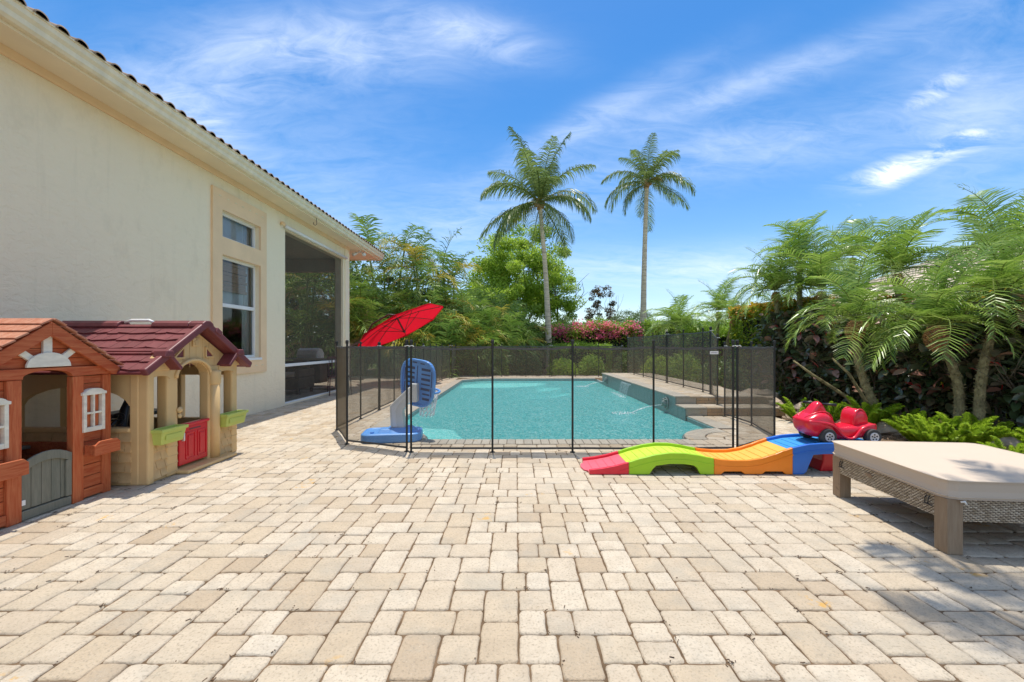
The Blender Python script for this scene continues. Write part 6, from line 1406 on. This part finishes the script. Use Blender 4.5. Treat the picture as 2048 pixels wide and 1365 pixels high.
x, y, z = hz(985, 520, 27); tree('broadleaf_tree', 'light green tree between the palm thicket and the big bright tree', (x, 27, -.05), z - .6, 1.9, M['tree'], 12, .16, 40, 380, .6, .9, .12, .6, .55)

def hedge(name, label, cat, x0, x1, y0, y1, z0, z1, mat, n, leaf, seed, top=None, topn=0, toph=.25, core=M['hedged'], asp=.5, rough=.12):
    p = thing(name, label, cat, ((x0 + x1) / 2, (y0 + y1) / 2, z0)); nr = np.random.default_rng(seed); hx, hy, H = (x1 - x0) / 2, (y1 - y0) / 2, z1 - z0
    def pts(m_, zlo, zhi, shell=.25):
        P_ = nr.uniform(-1, 1, (m_, 3)); P_[:, 2] = nr.uniform(0, 1, m_)
        sc = nr.random(m_) ; f = nr.integers(0, 4, m_)
        dd = nr.random(m_) ** 2 * shell
        for i, (a, s_) in enumerate(((0, 1), (0, -1), (1, 1), (1, -1))):
            k = f == i; P_[k, a] = s_ * (1 - dd[k] / (hx if a == 0 else hy))
        tp = nr.random(m_) < .35; P_[tp, 0] = nr.uniform(-1, 1, tp.sum()); P_[tp, 1] = nr.uniform(-1, 1, tp.sum()); P_[tp, 2] = 1 - nr.random(tp.sum()) * .1
        Q_ = np.stack([P_[:, 0] * hx, P_[:, 1] * hy, zlo + (zhi - zlo) * P_[:, 2]], 1)
        Q_ += nr.normal(size=Q_.shape) * rough * .4; Q_[:, 2] += rough * (np.sin(Q_[:, 0] * 3.1 + seed) + np.sin(Q_[:, 1] * 2.7) + np.sin(Q_[:, 0] * 7.3 + Q_[:, 1] * 5)) * .5 * (Q_[:, 2] / H)
        return Q_
    b = MB(); b.box(-hx + .25, hx - .25, -hy + .25, hy - .25, 0, H - .35); b.build('dark_core', M['hedgecore'], p, local=True)  # solid box coloured near-black as inner shade, blocks the view through
    leaves('foliage', mat, p, pts(n, .0, H), leaf, seed, asp)
    if top: leaves('flowers' if top is M['pink'] else 'young_leaves', top, p, pts(topn, H * (1 - toph), H * 1.02), leaf, seed + 1, asp)
    return p
M['hedgecore'] = simple('dark_hedge_core', (.012, .016, .008), .95, .3, 5, 30, .5)
# bougainvillea hedge with pink bracts in clumps
def bougain(x0, x1, Y, z1, label, seed, pinkn=2600):
    p = hedge('bougainvillea_hedge', label, 'hedge', x0, x1, Y - .6, Y + .6, -.05, z1, M['hedge'], int(9000 * (x1 - x0) / 3), .12, seed, rough=.25)
    nr = np.random.default_rng(seed); C_ = []
    for i in range(int((x1 - x0) * 11)):
        c_ = np.array([nr.uniform(-(x1 - x0) / 2, (x1 - x0) / 2), nr.uniform(-.7, -.1), z1 * nr.uniform(.66, 1.03)]); C_.append(c_ + nr.normal(size=(int(nr.uniform(20, 85)), 3)) * np.array([.2, .13, .11]))
    leaves('flowers', M['pink'], p, np.concatenate(C_), .11, seed, .8)
bougain(.3, 3.3, 23.2, 2.25, 'bougainvillea hedge with pink flowers around the curved palm trunk', 1)
bougain(3.2, 6.6, 23.5, 2.45, 'bougainvillea hedge with pink flowers between the two palm trunks', 2)
bougain(6.5, 9.0, 24.0, 2.3, 'thinner bougainvillea hedge right of the straight palm trunk', 3)
hedge('green_hedge', 'bright green hedge behind the raised fence and pygmy palms', 'hedge', 6.2, 11.5, 19.0, 20.2, -.05, 2.35, M['hedge'], 12000, .12, 4)
hedge('green_hedge', 'light green hedge beside the tapered palm pair', 'hedge', 6.3, 8.6, 15.2, 16.2, -.05, 1.9, M['hedge'], 8000, .10, 5)
hedge('croton_hedge', 'clipped croton hedge with orange and yellow top leaves', 'hedge', 6.35, 7.6, 9.9, 12.4, -.05, 2.28, M['croton'], 15000, .105, 6, M['crotonr'], 3200, .11, rough=.07)
hedge('croton_hedge', 'strip of yellow-green croton hedge behind the dark rubber hedge', 'hedge', 7.3, 8.2, 5.8, 9.6, -.05, 2.05, M['croton'], 12000, .11, 7, M['crotonr'], 1800, .12, rough=.12)
hedge('low_hedge', 'low yellow-green hedge just beyond the far pool fence', 'hedge', 1.6, 4.4, 19.0, 20.0, -.05, 1.25, M['hedge'], 7000, .09, 8)
hedge('low_hedge', 'low flowering hedge beyond the far fence under the palm thicket', 'hedge', -3.8, -1.6, 17.3, 18.0, -.05, 1.35, M['hedge'], 5000, .11, 9)
for i, (x, Y, w, z) in enumerate([(-1.0, 17.8, 1.3, 1.0), (.5, 18.2, 1.3, .95), (2.0, 17.9, 1.2, .75), (3.2, 17.6, 1.1, .9), (4.7, 17.4, 1.2, 1.1), (5.1, 15.0, 1.2, .95), (5.3, 13.2, 1.3, 1.05), (5.6, 11.4, 1.3, .9), (-3.6, 18.5, 1.8, 1.6)]):
    p = thing('garden_shrub', 'loose green garden shrub ' + ['beyond the far fence under the thicket edge', 'beyond the far fence left of the curved trunk', 'low beyond the far fence middle', 'grassy beyond the far right pool corner', 'beyond the far end of the raised wall', 'behind the farthest raised fence panels', 'behind the middle raised fence panels', 'behind the nearer raised fence panels', 'tall and dark at the thicket foot'][i], 'shrub', (x, Y, -.05))
    nr = np.random.default_rng(i + 80); v = nr.normal(size=(2600, 3)); v /= np.linalg.norm(v, axis=1)[:, None]; v *= nr.random((2600, 1)) ** .35; v[:, 2] = np.abs(v[:, 2]); v *= np.array([w / 2 * 1.1, w / 2, z]); v += nr.normal(size=v.shape) * .05
    leaves('foliage', [M['hedge'], M['hedged'], M['fern']][i % 3], p, v, .12, i + 30, .35)
# far tree line that closes the horizon
tl_ = thing('distant_treeline', 'hazy green line of far trees on the horizon', 'trees', (0, 70, -.05), kind='stuff')
nr = np.random.default_rng(4); C_ = []
for i in range(150):
    c_ = np.array([nr.uniform(-85, 85), nr.uniform(-4, 6), 0]); r_ = nr.uniform(1.5, 2.6); m_ = nr.normal(size=(110, 3)); m_ /= np.linalg.norm(m_, axis=1)[:, None]; m_ *= r_ * nr.random((110, 1)) ** .4; m_[:, 2] = np.abs(m_[:, 2]) * 1.1; C_.append(c_ + m_)
leaves('crowns', M['greytree'], tl_, np.concatenate(C_), .9, 5, .7)
# lawn patches seen as grass blades near the far garden are covered by shrubs; ground litter in the mulch
nr = np.random.default_rng(8); xs_ = nr.uniform(4.42, 7.2, 9000); ys_ = nr.uniform(2.5, 12, 9000)
ch = leaves('mulch_chips', simple('bark_chip', (.26, .17, .11), .9, .5, 3, 30, kind='World'), None, np.stack([xs_, ys_, np.full(9000, -.035) + nr.random(9000) * .02], 1), .045, 12, .4, 6.0); tag(ch, 'scattered brown bark mulch chips in the palm bed', None, kind='stuff')

# ---- dark rubber plants: the hedge of big leaves
def rub_leaf(seed, L_=.17):
    rg = random.Random(seed); b = MB(); w = L_ * .26; c_ = rg.uniform(.05, .16) * L_; k = []
    for t_, ww in ((0, .12), (.2, .75), (.5, 1), (.78, .72), (1, .04)):
        x = t_ * L_; z = -c_ * 2 * t_ * t_; k.append([(x, -w * ww, z + w * ww * .35), (x, 0, z), (x, w * ww, z + w * ww * .35)])
    b.add([p for r_ in k for p in r_], [f for i in range(4) for f in ((3 * i, 3 * i + 1, 3 * i + 4, 3 * i + 3), (3 * i + 1, 3 * i + 2, 3 * i + 5, 3 * i + 4))]); return b
LEAF = [rub_leaf(i) for i in range(3)]
LMD = [l.mesh('leaf', M['rubberl'], True) for l in LEAF]; LMP = [l.mesh('leaf', M['rubberp'], True) for l in LEAF]
LV = [np.array(l.v) for l in LEAF]; LF = np.array(LEAF[0].f)
b = MB(); b.tube([(0, 0, 0), (.05, 0, .02), (.12, 0, .0)], [.006, .008, .002], 5); SH = b.mesh('leaf_sheath', M['sheath'], True)
def rot_axes(n, nr, up=.4):
    d = nr.normal(size=(n, 3)); d[:, 0] -= .7; d[:, 2] = d[:, 2] * .7 + .15; d /= np.linalg.norm(d, axis=1)[:, None]
    z = nr.normal(size=(n, 3)) * .5; z[:, 2] += 1.4; z[:, 0] -= .3; s_ = np.cross(z, d); s_ /= np.linalg.norm(s_, axis=1)[:, None]; u_ = np.cross(d, s_); return d, s_, u_
rows = [(9.5, 6.2), (8.5, 6.3), (7.6, 6.4), (6.7, 6.55), (5.9, 6.7), (5.1, 6.8), (4.3, 6.9)]
where = ['at the left end beside the fence corner', 'below the tall palm in the left half', 'left of the leaning palm', 'between the leaning palm and the big palm heart', 'behind the big palm heart', 'behind the right leaning palm', 'at the right picture edge']
for i, (Y, X) in enumerate(rows):
    p = thing('rubber_plant', 'dark burgundy rubber plant in the hedge, ' + where[i], 'shrub', (X, Y, -.05)); nr = np.random.default_rng(i + 200); rg = random.Random(i)
    H = 1.95 if Y > 6 else 1.85; b = MB(); tips = []
    for k in range(6): limb(b, Vector((rg.uniform(-.2, .2), rg.uniform(-.4, .4), 0)), Vector((rg.uniform(-.4, .3), rg.uniform(-.5, .5), 1)).normalized(), .8, .018, 1, rg, tips)
    b.build('stem', M['bark'], p, local=True)
    n = 1150; C_ = nr.uniform(-1, 1, (n, 3)); zz_ = nr.random(n) ** .72; C_ = np.stack([C_[:, 0] * .30 - .03, C_[:, 1] * .52, .16 + (H - .2) * zz_ + .10 * np.sin(C_[:, 1] * 4 + i)], 1)
    C_ += nr.normal(size=C_.shape) * .05; d, s_, u_ = rot_axes(n, nr); sc = nr.uniform(.65, 1.15, n); V = []; 
    for j in range(n): lv_ = LV[j % 3] * sc[j]; V.append(C_[j] + lv_[:, :1] * d[j] + lv_[:, 1:2] * s_[j] + lv_[:, 2:] * u_[j])
    V = np.concatenate(V); F_ = np.concatenate([LF + 15 * j for j in range(n)]); o = bpy.data.objects.new('inner_leaves', npmesh('inner_leaves', V, F_, M['rubberl'], True)); COL.objects.link(o); o.parent = p; o['kind'] = 'stuff'
    for j in range(60):   # the outer leaves one by one, some pink, with red sheaths
        pk = rg.random() < .34; q_ = Vector((-.34 + rg.uniform(-.12, .05), rg.uniform(-.5, .5), rg.uniform(.45, H + .02)))
        inst('leaf', rg.choice(LMP if pk else LMD), p, q_, (rg.uniform(-.9, .9), rg.uniform(-1.1, .8), math.pi + rg.uniform(-1.3, 1.3)), rg.uniform(.85, 1.35))
        if pk and rg.random() < .6: inst('leaf_sheath', SH, p, q_, (0, rg.uniform(-1.3, .2), math.pi + rg.uniform(-1, 1)), 1.0)
# bare slanting stems that cross in front of the hedge
for i, (pts, lb) in enumerate([([(5.75, 6.9, 0), (5.55, 7.0, .35), (5.1, 7.2, .72), (4.85, 7.3, .95)], 'pale bare stem slanting left below the rubber leaves behind the red car'), ([(6.0, 6.6, 0), (5.7, 6.8, .3), (5.5, 6.9, .75), (5.3, 7.0, 1.0)], 'pale bare forked stem left of the big palm trunk'), ([(7.2, 5.0, 0), (6.9, 5.2, .25), (6.95, 5.3, .6), (7.3, 5.4, .9)], 'pale bare stem low at the right edge')]):
    b = MB(); b.tube(pts, [.035, .028, .02, .014], 8); o = b.build('bare_stem', M['trunkp'], None, smooth=True); tag(o, lb, 'branch')

# ---- black garden fence behind the bed
gf = thing('garden_fence', 'black upright-bar metal garden fence behind the dark hedge', 'fence', (7.05, 7, -.05))
y = 3.4; k = 0
while y < 11.6:
    if k % 18 == 0: b = MB(); b.box(7.02, 7.08, y - .03, y + .03, -.05, 1.22); b.build('post', M['black'], gf)
    else:
        if k < 80:
            b = MB(); b.box(7.042, 7.058, y - .008, y + .008, -.02, 1.15); b.build('bar', M['black'], gf)
    y += .105; k += 1
b = MB(); b.box(7.03, 7.07, 3.4, 11.6, .06, .10); b.build('rail', M['black'], gf); b = MB(); b.box(7.03, 7.07, 3.4, 11.6, 1.08, 1.12); b.build('rail', M['black'], gf)

# ---- foxtail ferns along the bed edge
def plume(seed, L_=.58):
    rg = np.random.default_rng(seed); n = 520; t_ = rg.random(n); x = np.sin(t_ * .7 + .1) * L_ * t_ * .28; z = t_ * L_ * (1 - .22 * t_ * t_); a = rg.uniform(0, 6.283, n)
    rad = .050 * np.sin(np.pi * np.clip(t_ * .86 + .12, 0, 1)) ** .6; C_ = np.stack([x, np.zeros(n), z], 1); o = np.stack([np.cos(a), np.sin(a), np.full(n, .75)], 1); o /= np.linalg.norm(o, axis=1)[:, None]
    s_ = np.stack([-np.sin(a), np.cos(a), np.zeros(n)], 1); tip = C_ + o * rad[:, None] * 1.25; mid = C_ + o * rad[:, None] * .55; w = .0062
    V = np.stack([C_, mid - s_ * w, tip, mid + s_ * w], 1).reshape(-1, 3); return npmesh('plume', V, np.arange(4 * n).reshape(n, 4), M['fern'])
PL = [plume(i) for i in range(4)]
FE = [(1588, 6.7, 4.55, .85, 20, 'leftmost beside the fence corner'), (1655, 6.6, None, .95, 22, 'behind the nose of the red ride-on car'), (1735, 6.2, None, 1.0, 24, 'behind the seat of the red ride-on car'), (1790, 6.0, None, .8, 16, 'low between the car and the large fern'),
      (1870, 5.0, None, .9, 30, 'large one right behind the daybed cushion'), (1925, 4.9, None, 1.0, 30, 'tallest behind the right half of the daybed'), (1840, 5.2, None, .9, 22, 'left of the large one behind the daybed'), (1985, 5.3, None, .8, 20, 'in the shade under the leaning palm'), (2030, 4.0, None, .75, 20, 'at the right edge behind the daybed corner'), (2110, 4.4, None, .9, 22, 'beyond the right picture edge')]
for i, (px, Y, X, sc, ct, lb) in enumerate(FE):
    x = X if X else (px - 1032) / 835 * Y; f = thing('foxtail_fern', 'bright green foxtail fern, ' + lb, 'fern', (x, Y, -.03)); rg = random.Random(i + 7)
    for j in range(ct):
        a = j * 2.39996 + rg.uniform(-.3, .3); tilt = R(2 + 40 * math.sqrt((j + .5) / ct) + rg.uniform(-8, 8)); 
        inst('plume', rg.choice(PL), f, (math.cos(a) * .04, math.sin(a) * .04, 0), Vector((0, 0, 0)) if False else Matrix.Rotation(a, 4, 'Z').to_3x3().to_4x4().__matmul__(Matrix.Rotation(tilt, 4, 'Y')).to_euler(), sc * rg.uniform(.75, 1.15))
# rocks behind the steps and in the bed
for i, (x, y, s_, lb) in enumerate([(4.95, 8.3, .28, 'pale limestone rock right behind the steps'), (5.4, 9.3, .34, 'large pale limestone rock behind the raised fence'), (5.0, 10.6, .26, 'pale limestone rock in the mulch behind the fence middle'), (5.6, 8.0, .2, 'small pale rock beside the hedge foot'), (6.1, 5.15, .16, 'small pale rock below the big palm trunk'), (5.35, 6.0, .18, 'flat pale rock under the middle palm')]):
    b = MB(); rg = random.Random(i); n = 9; vs = []
    for k, (r_, z) in enumerate(((.9, -.05), (1.0, .2), (.85, .55), (.45, .8))):
        for j in range(n): a = 2 * math.pi * j / n; q_ = r_ * s_ * rg.uniform(.8, 1.15); vs.append((x + q_ * math.cos(a) * 1.3, y + q_ * math.sin(a), z * s_ * rg.uniform(.85, 1.15) - .03))
    b.add(vs, [(k * n + j, k * n + (j + 1) % n, (k + 1) * n + (j + 1) % n, (k + 1) * n + j) for k in range(3) for j in range(n)] + [tuple(range(3 * n, 4 * n))]); tag(b.build('rock', M['rock'], None, .01), lb, 'rock', 'limestone rocks in the bed')
